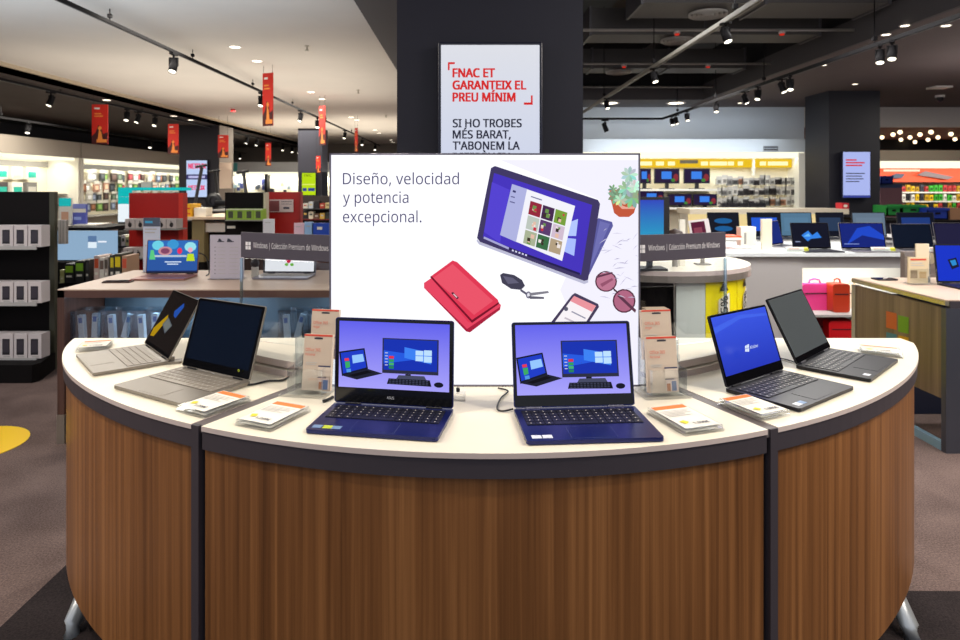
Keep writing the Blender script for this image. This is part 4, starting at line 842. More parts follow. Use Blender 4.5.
for i, (x0, x1, y0, c, c2) in enumerate(((60, 64, 270, (210, 210, 150), (190, 190, 120)), (64.5, 74, 264, (40, 40, 40), (150, 200, 50)), (75, 84, 261, (44, 46, 44), (150, 210, 60)), (85.5, 89, 260, (60, 60, 60), (80, 80, 80)), (94, 99, 256, (222, 200, 190), (214, 90, 50)), (99.5, 104, 258, (230, 225, 215), (120, 100, 90)), (104.5, 108, 257, (200, 190, 180), (90, 80, 70)), (110, 114, 255, (60, 60, 60), (230, 210, 40)), (114.5, 121, 254, (50, 50, 40), (240, 214, 20)), (122, 127, 256, (190, 150, 120), (214, 90, 60)))):
    pbox('product_box', '%s boxed product on the low dark shelf' % ['narrow cream', 'black and green', 'tall black and green', 'plain dark grey', 'orange and white', 'white and brown', 'narrow beige', 'slim black and yellow', 'wide yellow and black', 'brown and orange'][i], 'box', x0, y0, x1, 283, 5.4, .2, mat(c, .5), None, [(rc(.1, .1, .9, .45), mat(c2, .5)), (rc(.2, .6, .8, .7), GW)])
# ---- red shelf with cameras
def end_shelf(label, x0, x1, y0, Y, m, side=None, sx=None):
    t = pthing('shop_shelf', label, 'shelving', (x0+x1)/2, 300, Y, 0)
    pm(t, 'back_panel', [(x0, y0, x1, 186+650*CH/Y, Y, .06, m)])
    if side: pm(t, 'side_panel', [(x1, y0, sx, 186+650*CH/Y, Y-.02, .10, side)])
    MB().box(XX(x0, Y)-t.location.x, XX(x1, Y)-t.location.x, -.22, 0, 0, .12, BLK2).build('base', t); return t
t = end_shelf('tall red shop shelf with camera boxes behind the rose gold laptop', 129, 178.5, 193, 6.3, REDM, REDL, 183)
for y, a, b in ((229, 124, 178), (258, 122, 144)): MB().box(XX(a, 6.1)-t.location.x, XX(b, 6.1)-t.location.x, -.2, 0, ZZ(y, 6.1)-.01, ZZ(y, 6.1), GRS).build('shelf', t)
for i in range(7):
    x0 = (125+i*10.4) if i < 5 else (123+(i-5)*10.6); y1 = 228.5 if i < 5 else 257.5
    pbox('camera_box', 'white box with dark lens on the red shelf, '+(['leftmost of five', 'second of five', 'middle of five', 'fourth of five', 'rightmost of five'][i] if i < 5 else ['left one low down', 'right one low down'][i-5]), 'box', x0, y1-9.5, x0+9.8, y1, 6.12, .14, mat((196, 184, 178), .5), 'camera boxes on the red shelf', [(ell(.5, .62, .2, .26, 12), mat((40, 34, 36), .4)), (rc(.42, .2, .5, .6), mat((60, 50, 50), .4))])
# teal lit kiosk behind
t = pthing('display_kiosk', 'kiosk with glowing teal arch behind the red shelf', 'kiosk', 150, 260, 8.6, 0)
pm(t, 'arch', [(119, 187.5, 182, 190.5, 8.6, .3, TEAL), (118, 187.5, 120.5, 197, 8.6, .3, TEAL)]); pm(t, 'lit_panel', [(118, 197, 131, 222, 8.55, .1, em((235, 245, 250)))]); pm(t, 'panel_header', [(118, 197, 131, 204, 8.53, .02, TEAL)])
pm(t, 'body', [(118, 222, 182, 290, 8.6, .5, BLK2)]); pm(t, 'screen', [(141, 182, 151, 188, 8.7, .05, GRS)])
# ---- scooters, cream counter beneath
t = pthing('display_table', 'pale counter with cream front between the red shelves', 'table', 208, 260, 8.0, 0)
pm(t, 'worktop', [(185, 217, 240, 219.5, 8.0, 1.2, mat((214, 190, 160), .5))]); pm(t, 'front_panel', [(192, 219.5, 204, 262, 8.05, .3, mat((140, 126, 84), .5)), (204, 223, 226, 232, 8.1, .3, GW)]); pm(t, 'body', [(204, 232, 226, 298.5, 8.2, .3, BLK2)])
pbox('laptop_box', 'small white box on the pale counter', 'box', 194, 208, 206, 217, 8.1, .2, GW)
pbox('product_box', 'yellow carton stack beside the red shelf edge', 'box', 185, 204, 191, 217, 8.05, .3, mat((235, 176, 20), .5), None, [(rc(.1, .3, .9, .4), REDL), (rc(.1, .7, .9, .8), REDL)])
def scooter(label, px0, py0, px1, py1, Y):
    a = W(px0, py0, Y); b = W(px1, py1, Y); t = thing('electric_scooter', label, 'scooter', b)
    d = a-b; K = mat((26, 26, 30), .4)
    MB().tube([(0, 0, 0), tuple(d)], .028, K).build('steering_column', t); MB().tube([(d.x-.1, 0, d.z), (d.x, 0, d.z+.02), (d.x+.08, 0, d.z+.03)], .02, K).build('handlebar', t)
    MB().tube([(0, 0, -.05), (-.1, .1, -.15), (-.55, .3, -.16)], .05, K).build('deck', t)
    for x, y in ((.03, 0), (-.6, .32)): MB().lathe([(.06, -.03), (.12, -.03), (.12, .03), (.06, .03)], K, TR((x, y, -.12)) @ RX(90) , 16).build('wheel', t)
    return t
scooter('black scooter in front of the lit screen on the left pillar', 202, 167, 195, 204, 10.5)
scooter('black scooter beside the left pillar', 215, 172, 219, 205, 11.2)
scooter('black scooter standing behind the black shelf in the background', 243.5, 173, 246, 193, 9.6)
for i, (a, b) in enumerate(((190, 222), (238, 252))):
    Y = 10.6 if i == 0 else 9.7; t = pthing('display_podium', ['dark podium carrying two scooters near the left pillar', 'podium behind the black shelf carrying one scooter'][i], 'podium', (a+b)/2, 260, Y, 0)
    zt = ZZ(204 if i == 0 else 193, Y)-.24; MB().box(XX(a, Y)-t.location.x-.3, XX(b, Y)-t.location.x, -.3, .9, 0, zt-.02, BLK2).build('body', t); MB().box(XX(a, Y)-t.location.x-.32, XX(b, Y)-t.location.x+.02, -.32, .92, zt-.02, zt, GRS).build('top', t)
# ---- black and red shelves in the middle
t = end_shelf('black shop shelf with a row of green boxes', 225, 263.5, 192.5, 6.6, BLK2, mat((206, 196, 170), .5), 266)
MB().box(XX(225, 6.4)-t.location.x, XX(263, 6.4)-t.location.x, -.2, 0, ZZ(220, 6.4)-.01, ZZ(220, 6.4), GRS).build('shelf', t)
for i in range(4): pbox('green_product_box', 'lime green box on the black shelf, %s of four' % ['leftmost', 'second', 'third', 'rightmost'][i], 'box', 226+i*9.2, 209, 234.8+i*9.2, 219.8, 6.42, .13, mat((150, 186, 60), .5), 'green boxes on the black shelf', [(rc(.25, .2, .8, .85), mat((70, 76, 50), .4)), (rc(.0, .0, 1, .08), GW)])
pbox('shelf_label', 'small white label low on the black shelf', 'label', 227, 226, 235, 228.5, 6.58, .01, GW)
t = end_shelf('red shop shelf with a pale notice panel', 268, 299, 192, 6.9, REDM, mat((150, 24, 18), .5), 300.5)
pbox('notice_board', 'pale notice panel with dark picture on the red shelf', 'sign', 269.5, 199.5, 293, 212, 6.87, .02, mat((216, 196, 190), .5), None, [(rc(0, .1, .42, .95), mat((130, 70, 70), .5)), (rc(.5, .15, .95, .2), INKP), (rc(.5, .35, .95, .38), INKP), (rc(.6, .6, .85, .75), INKP)])
# cards and boxes in the gap above the band
for i, (x0, x1, y0, y1, c, lab) in enumerate(((263, 274, 219, 229, (226, 226, 230), 'white tilted card on the rear table above the name band'), (294, 304, 223, 234, (236, 200, 214), 'pink card standing above the left name band'), (304.5, 313, 222, 235, (150, 190, 230), 'light blue card standing above the left name band'), (312, 329, 223, 236, (20, 70, 180), 'deep blue card with white mark above the left name band'))):
    pbox('display_card', lab, 'sign', x0, y0, x1, y1+6, 4.9, .02, mat(c, .4), None, [(rc(.3, .2, .6, .35), GW)] if i == 3 else [(rc(.2, .2, .7, .24), LG)])
t = thing('display_table', 'rear table carrying coloured cards behind the left name band', 'table', (XX(295, 5.0), 5.1, 0)); zt = ZZ(241.5, 4.9)
MB().box(-.55, .9, -.25, .5, zt-.03, zt, LW).build('worktop', t); MB().box(-.5, .85, -.15, .4, 0, zt-.03, WD).build('body', t)
# ---- lit back wall in the far middle-left
t = pthing('product_shelving', 'brightly lit cream wall shelves at the far back behind the pillar', 'shelving', 265, 230, 26, 0)
pm(t, 'back_panel', [(228, 174, 345, 232, 26, .1, CREAM)]); area((-7.3, 25.75, 1.8), 4.6, 75, col=(1, .97, .88), rot=(R(20), 0, 0), sy=.15); pm(t, 'cornice', [(228, 162, 345, 172, 25.6, .5, mat((150, 150, 150), .6))]); pm(t, 'cornice_light', [(228, 172, 345, 175, 25.7, .3, LITW)])
for i, x in enumerate((229, 264.5, 298, 330)): pm(t, 'upright', [(x, 174, x+2.5, 232, 25.6, .4, GRS if i != 1 else BLK2)])
for i in range(16):
    x = 232+random.uniform(0, 60); y = random.uniform(178, 190); pbox('shelf_product', 'small product on the lit cream shelves at the far back', 'package', x, y, x+random.uniform(2, 3.5), y+random.uniform(3, 6), 25.8, .15, mat(random.choice([(90, 100, 110), (60, 60, 66), (150, 170, 180), (200, 190, 150), (60, 70, 130)]), .5), 'products on the far back wall')
pbox('lit_poster', 'teal poster above the lit cream shelves at the far back', 'poster', 231, 163, 237, 171, 25.55, .05, mat((60, 130, 130), .5))
# clutter right of the red shelf
t = pthing('shop_shelf', 'dark shelf with mixed accessories beside the lightbox at left', 'shelving', 316, 250, 9.0, 0)
pm(t, 'back_panel', [(302, 196, 335, 222, 9.3, .05, mat((60, 50, 46), .6))])
for y in (208.5, 219): pm(t, 'shelf', [(302, y, 335, y+1, 9.0, .35, mat((120, 30, 30) if y > 215 else (60, 60, 60), .5))])
pm(t, 'base', [(302, 220, 335, 288.5, 9.0, .35, BLK2)])
cl = [(226, 220, 205), (200, 206, 210), (40, 36, 40), (190, 70, 50), (220, 200, 140), (40, 40, 44), (240, 230, 200), (120, 90, 70), (230, 190, 90), (60, 70, 60)]
for i in range(10):
    x = 303+(i % 5)*5.6; y = 208.5 if i < 5 else 219; h = random.uniform(5, 9)
    pbox('shelf_product', 'small mixed product on the dark shelf beside the lightbox', 'package', x, y-h, x+4.6, y, 9.05, .15, mat(cl[i], .5), 'mixed products beside the lightbox', [(rc(.2, .3, .8, .5), mat(cl[(i+3) % 10], .5))])
# ================================================================== RIGHT SIDE
# ---- back wall unit with monitors
t = pthing('product_shelving', 'lit wall unit with yellow header, monitors and hanging accessories', 'shelving', 715, 225, 14.0, 0)
pm(t, 'back_panel', [(500, 158, 803, 232, 14.3, .1, CREAM)]); area((4.4, 13.95, 2.05), 5.4, 80, col=(1, .95, .82), rot=(R(22), 0, 0), sy=.15); pm(t, 'cornice', [(500, 139, 806, 152, 13.8, .6, mat((196, 202, 206), .6))]); pm(t, 'cornice_light', [(500, 152, 804, 157.5, 13.85, .3, LITW)])
pm(t, 'side_panel', [(799, 153, 805, 232, 13.8, .6, GW)]); YH = em((240, 196, 30), .95)
pm(t, 'header', [(560, 159, 753, 167.5, 14.1, .05, YH)]); pm(t, 'header', [(755, 159, 798, 167.5, 14.1, .05, YH)]); pm(t, 'divider', [(753, 158, 755, 176, 14.05, .1, GW)])
m = [(x, 161.5, x+w_, 165.5, 14.08, .01, em((255, 244, 180), 1.2)) for x, w_ in ((640, 12), (656, 8), (668, 7), (701, 7), (710, 17), (728, 6), (738, 5), (760, 6), (768, 20))]+[(680, 160, 698, 163.5, 14.08, .01, mat((60, 50, 20), .5))]
pm(t, 'header_sign', m)
for y in (189, 207.5): pm(t, 'shelf', [(560, y, 717 if y < 200 else 803, y+2.0, 13.8, .5, GW)])
MON = [(638, 651, 168.5), (654.5, 679.5, 168.5), (684, 710, 168.5), (640, 664, 191), (668, 692, 194), (693, 717, 194)]
for i, (x0, x1, y0) in enumerate(MON):
    up = i < 3; y1 = y0+15 if up else y0+11.5; Y = 13.95
    t = pthing('monitor', ['small monitor at the left of the upper wall shelf by the lightbox', 'middle monitor on the upper wall shelf under the yellow header', 'right monitor on the upper wall shelf under the yellow header', 'left monitor on the lower wall shelf', 'middle monitor on the lower wall shelf', 'right monitor on the lower wall shelf'][i], 'monitor', (x0+x1)/2, 189 if up else 207.5, Y)
    w = XX(x1, Y)-XX(x0, Y); z0 = ZZ(y1, Y)-t.location.z; h = ZZ(y0, Y)-ZZ(y1, Y)
    MB().box(-w/2, w/2, 0, .04, z0, z0+h, BLACK).build('case', t); m = MB(); pic(m, [(rc(.03, .04, .97, .94), em((40, 26, 60), .9)), (rc(.28, .2, .68, .7), em((60, 130, 235), 1)), (ell(.85, .6, .1, .25), em((150, 50, 60), .8)), (ell(.74, .78, .08, .12), em((70, 140, 60), .8))], w, h, z0=z0, e=.002); m.build('screen', t)
    MB().box(-.04, .04, .0, .03, 0, z0+.02, BLACK).box(-.15, .15, -.05, .10, 0, .015, BLACK).build('stand', t)
cg = [(150, 146, 140), (110, 108, 104), (190, 186, 176), (60, 54, 54), (170, 120, 90), (214, 208, 196), (80, 76, 74)]
pk = {}
for j in range(3):
    for i in range(15):
        c = random.choice(cg)
        if c not in pk: o = pk[c] = MB().box(-.09, .09, 0, .06, 0, .17, mat(c, .5)).box(-.09, .09, .0, .004, .17, .24, mat((200, 195, 185), .5)).box(-.05, .05, -.004, 0, .04, .13, mat(tuple(int(x*.6) for x in c), .4)).build('blister_pack')
        else: o = pk[c].copy(); COL.objects.link(o)
        x = 719.5+i*5.3+random.uniform(-.6, .6); Y = 14.0
        o.location = (XX(x, Y), Y, ZZ(185+j*10.3+random.uniform(-.6, .6), Y)); o.scale = (random.uniform(.6, .85), 1, random.uniform(.6, .9)); tag(o, 'small blister pack hanging on the lit wall unit under the yellow header', 'package', 'blister packs on the right wall unit')
for i in range(5):
    x = 722+i*9; pbox('storage_tray', 'dark tray on the ledge below the blister packs', 'tray', x, 203, x+8, 207.3, 13.9, .2, DARK, 'dark trays below the blister packs')
# ---- long white counter in front of the pillar
t = thing('long_counter', 'long white counter glowing cream below, before the right pillar', 'counter', (5, 11.6, 0)); z_ = ZZ(209, 11.4)
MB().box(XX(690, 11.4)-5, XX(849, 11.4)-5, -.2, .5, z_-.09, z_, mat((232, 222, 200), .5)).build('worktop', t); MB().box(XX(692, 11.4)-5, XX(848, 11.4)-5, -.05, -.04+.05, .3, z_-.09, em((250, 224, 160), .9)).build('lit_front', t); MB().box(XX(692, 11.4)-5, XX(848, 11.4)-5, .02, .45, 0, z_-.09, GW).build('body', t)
pbox('red_helmet_box', 'small red and white box on the counter before the right pillar', 'box', 842, 203, 849, 227, 11.5, .2, mat((200, 40, 50), .5), None, [(ell(.5, .5, .3, .25), GW)], zb=ZZ(209, 11.4))
# ---- grey counter with laptop row
CY = 5.6; xa, xb = 2.49, XX(905, CY)
t = thing('display_counter', 'white and grey counter with a row of laptops at right', 'counter', (3.1, CY, 0)); M = TR(-Vector(t.location))
PG = mat((182, 178, 176), .5)
MB().prism([(2.17, 5.52), (2.4, CY-.08), (xb, CY-.08), (xb+.3, CY+1.05), (2.1, CY+1.05)], TT-.03, TT, mat((232, 236, 236), .4), M).build('worktop', t)
MB().box(2.30, 2.87, CY-.02, CY+1.0, 0, TT-.03, PG, M).build('side_cabinet', t)
MB().box(2.87, xb-.01, CY, CY+.03, TT-.137, TT-.03, PG, M).build('fascia', t)
MB().box(2.88, xb, CY+.03, CY+.7, TT-.142, TT-.137, LITW, M).build('niche_light', t)
MB().box(2.87, 4.2, CY+.7, CY+.72, .1, TT-.17, GW, M).build('niche_back', t); area((3.45, CY+.30, TT-.15), 1.0, 9, col=(.94, .97, 1), rot=(R(20), 0, 0), sy=.3)
MB().box(2.87, 4.2, CY+.05, CY+.7, .28, .30, PG, M).build('niche_shelf', t); MB().box(2.87, 4.2, CY+.05, CY+.7, 0, .03, BLK2, M).build('base', t)
lapB = []
def back_laptop(label, px, py, Y, th, scr, w=.36, l=.24, body=mat((58, 58, 66), .4, .4), shapes=(), tilt=14, z=TT, group=None):
    return laptop('laptop', label, XX(px, Y), Y, th, tilt, w, .22, l, body, body, KEYD, scr, shapes, None, [], .01, .014, rows=4, cols=10, simple=True, z=z, group=group)
back_laptop('open dark laptop with blue wave picture, left in the rear row at right', 812, 250, CY+.16, 0, em((10, 14, 34)), .34, .235, shapes=[([(.25, .5), (.45, .3), (.55, .5), (.7, .35), (.8, .6), (.5, .65), (.4, .75)], em((50, 130, 230))), ([(.3, .55), (.45, .42), (.5, .55)], em((110, 190, 250))), (rc(.06, .75, .2, .79), em((150, 160, 200)))])
back_laptop('open laptop with deep blue screen, second in the rear row at right', 864, 250, CY+.16, 0, em((16, 34, 120)), .40, .235, mat((130, 126, 130), .4, .4), [([(.1, .9), (.4, .2), (.7, .1), (1, .5), (1, .7), (.5, .5)], em((26, 70, 200))), (rc(.05, .85, .4, .88), em((130, 150, 220)))])
back_laptop('open laptop with black screen, third in the rear row at right', 914, 250, CY+.16, 0, SCB, .36, .225, mat((140, 134, 136), .4, .4))
back_laptop('open laptop with dark screen at the right edge of the rear row', 957, 250, CY+.16, 0, em((30, 28, 60)), .36, .235, mat((110, 106, 112), .4, .4))
back_laptop('laptop turned aside with blue screen at the bend of the rear counter', 776, 246, CY+.55, 42, em((20, 40, 120)), .34, .23, mat((190, 186, 190), .4, .4))
for i, (x0, x1) in enumerate(((787, 809), (872, 896), (929, 952))):
    t = pthing('price_holder', 'price card with yellow tab %s' % ['in front of the blue wave laptop in the rear row', 'between the second and third rear laptops', 'in front of the right edge rear laptop'][i], 'price holder', (x0+x1)/2, 252, CY-.02, TT)
    w = XX(x1, CY)-XX(x0, CY); MB().box(-w/2, w/2, 0, .05, 0, .03, acrylic_mat((235, 242, 245), .4)).build('block', t); m = MB(); pic(m, [(rc(0, 0, 1, 1), GW), (rc(.8, .1, 1, .9), YEL), (rc(.1, .3, .6, .4), CR), (rc(.1, .6, .7, .7), LG)], w, .045, M=TR((0, 0, .005)) @ RX(-30)); m.build('card', t)
# farther laptops row
Y = 6.9
for i, (px, w, c, lab) in enumerate(((724, .34, (20, 90, 150), 'far laptop with turquoise light pattern left of the white card'), (765, .36, (30, 90, 220), 'far laptop with bright blue screen behind the white card'), (797, .34, (90, 130, 160), 'far laptop with grey blue screen over the blue wave laptop'), (831, .3, (40, 60, 90), 'far laptop with dim blue screen left of the red box'), (870, .36, (110, 130, 150), 'far laptop with pale grey screen before the right pillar'), (917, .4, (30, 60, 130), 'far laptop with wide dark blue screen under the green crate'))):
    back_laptop(lab, px, 240, Y, 0, em((10, 14, 30)) if i != 2 and i != 4 else em(c, .8), w, .26, mat((40, 40, 46), .4, .3), [(ell(.5, .35, .3, .12), em(c)), (ell(.5, .7, .3, .12), em(c))] if i == 0 else [(rc(.1, .2, .9, .8), em(c, .9))], 8, z=ZZ(238, Y))
t = thing('display_counter', 'rear white counter carrying the farthest row of laptops', 'counter', (3.6, 7.0, 0)); zt = ZZ(238, Y)
MB().box(-1.5, 2.2, -.3, .5, zt-.03, zt, mat((232, 230, 226), .5)).build('worktop', t); MB().box(-1.4, 2.1, -.25, .4, 0, zt-.03, PG).build('body', t)
# things on the bend: white cards, router, small box
pbox('sign_card', 'tall plain cream card standing on the bend of the rear counter', 'sign', 762, 219, 772, 250, 5.62, .03, mat((250, 240, 214), .5))
pbox('gadget_box', 'white upright box with dark slot left of the tall cream card', 'box', 741, 227, 756, 246, 5.9, .1, GW, None, [(rc(.2, .3, .35, .9), GRS)])
pbox('sign_card', 'orange and white leaflet lying beyond the upright box', 'sign', 724, 236, 742, 240, 5.9, .2, mat((220, 90, 50), .5), None, [(rc(0, .4, 1, 1), GW)])
# tablet-like display with purple screen
t = pthing('photo_display', 'tilted frame with dark red screen over the right name band', 'display', 703, 240, 4.7, TT)
MB().box(-.05, .05, -.03, .05, 0, .01, GRS).box(-.012, .012, .0, .02, .01, .16, GRS).build('stand', t)
M = TR((0, 0, .14)) @ RX(-10) @ RY(-7)
MB().box(-.075, .075, 0, .01, 0, .19, mat((190, 184, 186), .4, .3), M).build('frame', t); m = MB(); pic(m, [(rc(.1, .08, .78, .9), em((100, 30, 60), .8)), (rc(.2, .3, .6, .5), em((150, 70, 90), .8))], .15, .19, M=M); m.build('screen', t)
t = pthing('monitor', 'tall monitor with turquoise and blue screen beside the lightbox', 'monitor', 651, 250, 4.4, TT)
w = .28; zt = ZZ(197, 4.4)-TT
MB().box(-.10, .125, 0, .03, .14, zt, BLACK, RZ(0)).build('case', t); MB().box(-.10, .085, -.004, 0, .15, zt-.02, em_grad((20, 170, 200), (30, 60, 190), .95)).build('screen', t); MB().box(-.02, .02, .03, .05, 0, .3, BLACK).box(-.1, .1, -.05, .12, 0, .015, BLACK).build('stand', t)
t = pthing('mouse_display', 'dark round gadget and tall cream box behind the right name band', 'gadget', 682, 245, 4.6, TT)
MB().lathe([(1e-4, .14), (.05, .16), (.07, .2), (.05, .25), (1e-4, .27)], mat((60, 46, 42), .4), TR((-.05, 0, 0)), 16).cyl(.02, 0, .15, GRS, TR((-.05, 0, 0))).build('gadget', t); MB().box(-.01, .03, .02, .05, 0, .33, GW).build('tall_box', t)
# ---- round white desk with yellow posters
DC = Vector((1.42, 5.02)); DR = .70
t = thing('round_desk', 'rounded white desk with yellow price posters right of the lightbox', 'desk', (DC.x, DC.y, 0))
def arcm(r0, r1, a0, a1, z0, z1, m, nme, n=20):
    f = lambda r, a: (r*math.sin(R(a)), -r*math.cos(R(a)))
    return MB().prism([f(r1, a0+(a1-a0)*i/n) for i in range(n+1)]+[f(r0, a1+(a0-a1)*i/n) for i in range(n+1)], z0, z1, m).build(nme, t)
MB().prism(ell(0, 0, DR, DR, 48), TT-.03, TT, EDGE, None, TOPM).build('worktop', t)
MB().prism(ell(0, 0, DR+.004, DR+.004, 48), TT-.075, TT-.03, mat((170, 160, 150), .3, .6)).build('edge_band', t)
WR = mat((214, 222, 214), .5)
arcm(.62, .66, -2, 16, .06, TT-.075, WR, 'white_panel')
arcm(.62, .665, 16, 43, .06, TT-.075, mat((252, 236, 0), .5), 'yellow_panel'); arcm(.62, .665, 44, 74, .06, TT-.075, mat((252, 236, 0), .5), 'yellow_panel'); arcm(.60, .655, 75, 100, .06, TT-.075, mat((230, 230, 226), .4), 'white_panel')
arcm(.5, .6, -85, -2, .06, TT-.075, BLK2, 'dark_side'); MB().prism(ell(0, 0, .62, .62, 32), 0, .06, BLK2).build('plinth', t)
YK = mat((50, 46, 10), .6)
for a in (29, 56):
    M = RZ(a) @ TR((0, -.672, 0)); MM = M @ TR((.0, 0, .30)) @ RY(-90)
    m = MB(); w_ = .14
    for p, c in (([(-.045, .735), (.0, .80), (.045, .735)], YK), ([(-.055, .49), (.055, .53), (.055, .72), (-.055, .68)], GW)):
        m.poly([(x, -.001, z-.03) for x, z in p], c, M)
    m.build('price_print', t); text('25%', .075, YK, t, M @ TR((.035, -.003, .50)) @ RY(-90), 1.0, .004)
# bags in the lit niche
def bag(name, label, px0, px1, py0, py1, Y, d, m, strap=True, r=.02):
    zb = .301 if py1 < 320 else .031
    w = XX(px1, Y)-XX(px0, Y); h = ZZ(py0, Y)-zb; t = thing(name, label, 'bag', ((XX(px0, Y)+XX(px1, Y))/2, Y+d/2, zb))
    o = MB().rbox(-w/2, w/2, 0, h, -d/2, d/2, min(w, h)*.16, m, TR((0, 0, 0)) @ RX(90), 5).build('body', t); bevel(o, min(.02, d*.3), 3)
    MB().box(-w/2*.8, w/2*.8, -d/2-.004, -d/2, h*.62, h*.66, mat((60, 20, 30), .5)).build('pocket_seam', t)
    if strap: MB().tube([(-w*.2, 0, h-.01), (-w*.15, 0, h+.03), (0, 0, h+.04), (w*.15, 0, h+.03), (w*.2, 0, h-.01)], .008, m).build('handle', t)
    return t
bag('sleeve_bag', 'magenta laptop bag standing in the lit niche at right', 802, 833, 284, 311, CY+.25, .1, mat((205, 50, 120), .5))
bag('sleeve_bag', 'rust red laptop bag beside the magenta bag', 833, 850, 284, 311, CY+.15, .14, mat((176, 50, 20), .4))
bag('sleeve_bag', 'cream laptop bag partly behind the side table', 848, 862, 285, 311, CY+.35, .1, mat((214, 190, 160), .5))
bag('sleeve_bag', 'bright red case on the lower shelf at right', 829, 858, 321, 344, CY+.10, .2, mat((205, 14, 24), .4), False)
bag('sleeve_bag', 'dark red case on the lower shelf left of the bright red one', 812, 829, 318, 344, CY+.20, .2, mat((120, 14, 30), .5), False)
# ---- right wooden table with window emblem
X0, Y0 = 2.54, 3.455; TZ = CH-.606
t = thing('display_table', 'wooden side table at right with coloured window emblem', 'table', (3.4, 4.0, 0)); M = TR(-Vector(t.location))
W3 = wood_mat((92, 74, 58), (124, 102, 82), (150, 126, 100))
MB().box(X0, 5.0, Y0, 4.30, TZ-.006, TZ, LW, M).build('worktop', t)
MB().box(X0-.004, X0+.02, Y0, 4.30, TZ-.030, TZ-.006, mat((190, 182, 160), .25, .8), M).build('edge_trim', t)
MB().box(X0+.02, 5.0, Y0-.004, Y0+.02, TZ-.045, TZ-.006, GREYM, M).build('front_rail', t)
MB().box(X0, X0+.018, Y0+.03, 4.26, .28, TZ-.045, W3, M).build('side_board', t)
MB().box(X0-.003, X0+.10, Y0-.006, Y0+.03, 0, TZ-.045, mat((84, 86, 96), .35, .5), M).build('leg', t); MB().box(X0-.003, X0+.03, 4.26, 4.30, 0, TZ-.045, ALU, M).build('leg', t)
MB().box(X0, X0+.03, Y0+.03, 4.26, .0, .045, mat((150, 185, 205), .3, .3), M).build('foot_rail', t)
MB().box(X0+.10, 5.0, Y0+.10, Y0+.12, .3, .5, GW, M).build('drawer_shelf', t)
MB().box(X0+.02, 5.0, Y0+.45, Y0+.47, .05, TZ-.045, mat((30, 36, 60), .5), M).build('inner_panel', t)
eb = MB()
def sidepx(px, py): Y = X0*650/(px-468); return Y, ZZ(py, Y)
for (a, b, c, d), col in (((886.5, 311, 897, 330), (214, 96, 40)), ((898.5, 315, 909, 334), (110, 170, 30)), ((886.5, 332, 897, 350), (60, 130, 150)), ((898.5, 335, 909, 353), (214, 160, 20))):
    p = [sidepx(a, b), sidepx(c, b+2.5), sidepx(c, d), sidepx(a, d-2.5)]
    eb.poly([(X0-.002, y, z) for y, z in p], mat(col, .4), M)
eb.build('window_emblem', t)
lz = laptop('laptop', 'open laptop with bright blue screen cut by the right edge', 3.05, 3.98, 0, 8, .36, .22, .235, mat((24, 24, 34), .35, .3), mat((24, 24, 34), .35, .3), KEYD, em((16, 50, 200)), [([(.2, .4), (.36, .34), (.4, .6), (.26, .68)], em((20, 24, 50))), ([(.24, .43), (.34, .40), (.36, .54), (.28, .58)], em((40, 140, 210)))], None, [], .01, .012, rows=4, cols=10, simple=True, z=TZ)
Y = 4.0; t = thing('leaflet_stand', 'clear leaflet stand with beige cards on the right side table', 'display stand', (XX(920, Y), Y, TZ))
MB().box(-.09, .09, -.05, .05, 0, .006, ACRB).box(-.08, .08, -.03, -.026, .006, .10, ACR).box(-.08, .08, .02, .024, .006, .2, ACR).build('holder', t)
MB().box(-.085, .035, -.02, -.01, .01, .17, mat((214, 196, 160), .6)).build('front_card', t); MB().box(-.02, .06, .006, .016, .05, .25, mat((222, 206, 178), .6)).build('rear_card', t)
m = MB(); pic(m, [(rc(.1, .06, .9, .12), CR), (rc(.1, .2, .7, .24), LG), (rc(.1, .3, .8, .33), LG), (rc(.1, .5, .45, .8), mat((150, 130, 100), .6)), (rc(.55, .55, .9, .8), mat((190, 160, 110), .6))], .12, .16, y0=-.021, x0=-.085, z0=.01); m.build('card_print', t)
Y = 4.1; tag(MB().cyl(.035, .0, .012, mat((206, 190, 160), .5), TR((XX(929, Y), Y, TZ+.15)) @ RX(90), 20).tube([(XX(929, Y), Y, TZ), (XX(929, Y), Y, TZ+.12)], .006, GRS).build('round_tag_stand'), 'small round tag on a stem behind the leaflet stand at right', 'sign')
t = thing('smartphone', 'dark flat tablet lying at the back of the right side table', 'tablet', (XX(872, 4.24)+.04, 4.2, TZ)); MB().rbox(-.05, .08, -.04, .04, 0, .01, .006, DARK).build('body', t); MB().rbox(-.045, .075, -.035, .035, .01, .0105, .005, SCB).build('screen', t)
# upright grey partition behind it
pbox('grey_partition', 'upright taupe partition between the laptop row and the right side table', 'partition', 905, 252, 938, 290, 4.6, .05, mat((128, 112, 104), .6))
# ---- orange section at the far right
t = pthing('product_shelving', 'orange wall section with lit cornice at the far right', 'shelving', 930, 225, 20, 0)
pm(t, 'back_panel', [(872, 182, 1010, 235, 20.3, .1, mat((120, 110, 104), .6))]); pm(t, 'cornice', [(872, 161, 1010, 168, 19.8, .4, LITW)]); pm(t, 'header', [(872, 168, 1010, 182, 20, .1, mat((236, 84, 44), .6))]); area((14.3, 19.2, 1.9), 4.4, 60, col=(1, .95, .88), rot=(R(25), 0, 0), sy=.15)
pm(t, 'header_sign', [(884, 169.5, 920, 171.5, 19.95, .02, em((255, 230, 200), 1.2))]); m = MB(); M = TR(-Vector(t.location))
m.poly([tuple(W(*p)) for p in ((917, 175, 19.9), (925, 171, 19.9), (954, 177, 19.9), (948, 179.5, 19.9))], mat((120, 104, 104), .5), M); m.poly([tuple(W(*p)) for p in ((891, 176, 19.9), (896, 173.5, 19.9), (905, 174, 19.9), (902, 178, 19.9), (894, 178.5, 19.9))], mat((60, 70, 90), .5), M); m.build('header_picture', t)
